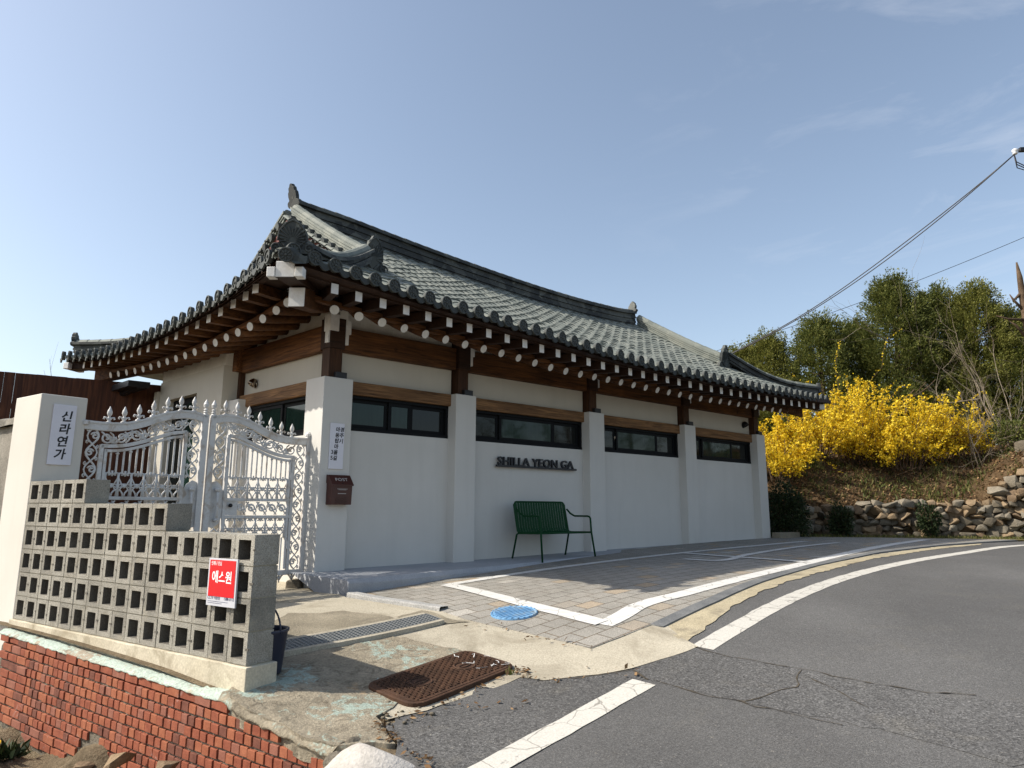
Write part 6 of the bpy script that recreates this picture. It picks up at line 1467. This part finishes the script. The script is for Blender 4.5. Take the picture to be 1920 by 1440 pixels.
# low concrete kerb block past the house corner
c = at_depth(1476, 1003, 14.5); cb = A(c[0], 14.55, gz(c[0], 14.55))
mb = MB(); mb.box(cb + EZ * .03, EX * .40, EY * .09, EZ * .095); tag(mb.build('kerb_block', M['apron_rough'], None, cb, bevel=.012), 'grey concrete block lying on the paving at the far house corner', 'concrete block')
mb = MB(); q = bank_pt(6.9, .75); vs_, fs_ = rock(q, .30, .25, .17, 77, 3, .15); mb.add(vs_, fs_); tag(mb.build('boulder', M['stones'][0], None, q, smooth=True), 'grey boulder half buried at the top of the bank below the bare twigs', 'boulder')

# ================================================================== OVERHEAD CABLES
ins = at_depth(1903, 284, 13.5)
t = thing('utility_pole', 'utility pole fitting with white insulator reaching in from the right edge', 'utility pole', A(ins[0] + .62, 13.55, -.7))
mb = MB(); mb.tube([A(ins[0] + .62, 13.55, -.9), A(ins[0] + .62, 13.55, 8.6)], [.16, .11], 14); mb.build('pole', M['old_wall'], t, smooth=True)
mb = MB(); mb.box(A(ins[0] + .33, 13.52, ins[2] + .06), A(.22, 0, .012), A(0, .04, 0), A(0, 0, .045)); mb.build('bracket', M['black'], t, bevel=.008)
mb = MB(); mb.lathe(ins - EZ * .07, [(0, .03), (.02, .055), (.05, .035), (.075, .06), (.10, .06), (.125, .035), (.14, .01)], 14); mb.build('insulator', M['porcelain'], t, smooth=True)
mb = MB(); mb.tube([ins + EZ * .03, A(ins[0] + .15, 13.52, ins[2] + .05)], .012, 6); mb.build('arm', M['porcelain'], t)
for k_, (s_, e_) in enumerate(((.02, .40), (.05, .30), (.09, .22))):
    mb = MB(); mb.tube([ins + A(-.03, 0, -s_), ins + A(.0, 0, -.20 - s_ * 2), ins + A(.18, 0, -.34 - .05 * k_), A(ins[0] + .55, 13.5, ins[2] - e_ - .05)], .011, 6); mb.build('jumper_wire', M['wire'], t, smooth=True)
def cable(label, a, b, sag, r_, twin=0.):
    mb = MB()
    for k in range(2 if twin else 1):
        pts = []
        for i in range(25):
            t_ = i / 24; p = a + (b - a) * t_; pts.append(p - EZ * (4 * sag * t_ * (1 - t_)) + (EZ * twin * math.sin(PI * t_) * (1 + .4 * math.sin(7 * t_)) if k else 0))
        mb.tube(pts, r_, 6)
    return tag(mb.build('cable', M['wire'], None, a, smooth=True), label, 'cable')
cable('thick twin black service cable sagging from the insulator down behind the roof', ins - EZ * .05, at_depth(1352, 672, 19.0), .42, .013, .075)
cable('thin grey cable crossing the sky lower than the thick one above the conifers', at_depth(2050, 388, 26), at_depth(1330, 662, 30), .30, .011)

# ================================================================== SMALL LITTER BY THE ROAD
r = np.random.default_rng(400); C = []
for (a_, b_, n_) in (((700, 1362), (742, 1395), 45), ((800, 1340), (980, 1268), 36), ((742, 1346), (800, 1342), 14), ((960, 1258), (1000, 1275), 50), ((1008, 1282), (1200, 1262), 24), ((872, 1170), (1110, 1222), 25), ((1010, 1050), (1110, 1047), 10), ((760, 1410), (800, 1440), 30), ((850, 1330), (1000, 1330), 14)):
    for _ in range(n_):
        f = r.random(); q = pg(a_[0] + (b_[0]-a_[0]) * f + r.normal(0, 7), a_[1] + (b_[1]-a_[1]) * f + r.normal(0, 5), 25); C.append(q + EZ * (.018 + .012 * r.random()))
C = np.array(C); n = len(C); D = rand_dirs(n, r); D[:, 2] *= .3; D /= np.linalg.norm(D, axis=1)[:, None]; Nn = rand_dirs(n, r) + EZ * 1.4; L = r.uniform(.02, .055, n)
tag(quads_object('dead_leaves', leaf_quads(C, D, Nn, L, L * r.uniform(.08, .3, n)), 4, M['litter']), kind='stuff')
mb = MB()
for k_ in range(22):
    f = r.random(); px, py = (705 + 110 * f + r.normal(0, 10), 1352 - 10 * f + r.normal(0, 14)) if k_ < 26 else (770 + r.normal(0, 26), 1405 + r.normal(0, 16)); q = pg(px, py, 25); s_ = r.uniform(.004, .015); vs_, fs_ = rock(q + EZ * (.012 + s_ * .3), s_ * 1.4, s_, s_ * .7, 500 + k_, 1, .2); mb.add(vs_, fs_)
tag(mb.build('gravel', M['stones'][0], smooth=True, fix=False), kind='stuff')
r2 = random.Random(9)
for k_, (px, py, s_, lb) in enumerate(((632, 1424, .055, 'lumpy mortar chunk between the brick wall end and the white boulder'), (662, 1392, .05, 'small cement lump touching the upper left of the white boulder'))):
    q = pg(px, py, 25) + EZ * -.02; mb = MB(); vs_, fs_ = rock(q, s_ * 1.3, s_, s_, 800 + k_, 3, .22); mb.add(vs_, fs_); tag(mb.build('cement_lump', M['mortar'], None, q, smooth=True), lb, 'cement lump')
# weeds and rubble below the brick wall
for k_, (px, py, s_, lb) in enumerate(((225, 1425, .085, 'tan split rock leaning on the foot of the brick wall'), (310, 1446, .08, 'grey rubble stone at the foot of the brick wall right of the tan rock'), (160, 1440, .06, 'small brown stone lying left of the tan rock below the brick wall'))):
    q = hit(px, py, BW + WN * .25, WN); mb = MB(); vs_, fs_ = hull_rock(s_ * 1.25, s_ * .8, s_ * .7, 700 + k_); mb.add([v + q for v in vs_], fs_); tag(mb.build('rubble_stone', M['stones'][(1, 2, 2)[k_]], None, q, fix=False), lb, 'stone')
q = hit(10, 1420, BW + WN * .35, WN); q[2] = zlow(q[0], q[1]) + .03; root = thing('weed_plant', 'green dandelion weed with a yellow flower at the lower left corner', 'plant', q); n = 90; D = rand_dirs(n, r); D[:, 2] = np.abs(D[:, 2]) * .8 + .2; D /= np.linalg.norm(D, axis=1)[:, None]
L = r.uniform(.06, .16, n); quads_object('leaves', leaf_quads(q + r.normal(0, .05, (n, 3)) * A(1, 1, .1), D, rand_dirs(n, r), L, L * .16), 4, M['dark_leaf'], root)
mb = MB(); mb.tube([q, q + EZ * .10 + WN * .05], .004, 5); mb.build('stem', M['grass'], root); mb = MB(); mb.lathe(q + EZ * .10 + WN * .05, [(0, .008), (.008, .026), (.014, .022), (.016, .003)], 12, EZ * .6 + WN); mb.build('blossom', M['forsythia'], root)
q = pg(955, 1268); root = thing('weed_plant', 'tiny green weed sprouting at the right edge of the rusty cover', 'plant', q); n = 14; D = r.normal(0, .25, (n, 3)); D[:, 2] = 1; D /= np.linalg.norm(D, axis=1)[:, None]; quads_object('leaves', leaf_quads(np.tile(q, (n, 1)) + r.normal(0, .01, (n, 3)), D, rand_dirs(n, r), np.full(n, .055), np.full(n, .006)), 4, M['grass'], root)

# ------------------------------------------------------------------ lift the whole place so that the ground under the eye is near zero
for o in SC.objects:
    if o.parent is None: o.location.z += LIFT
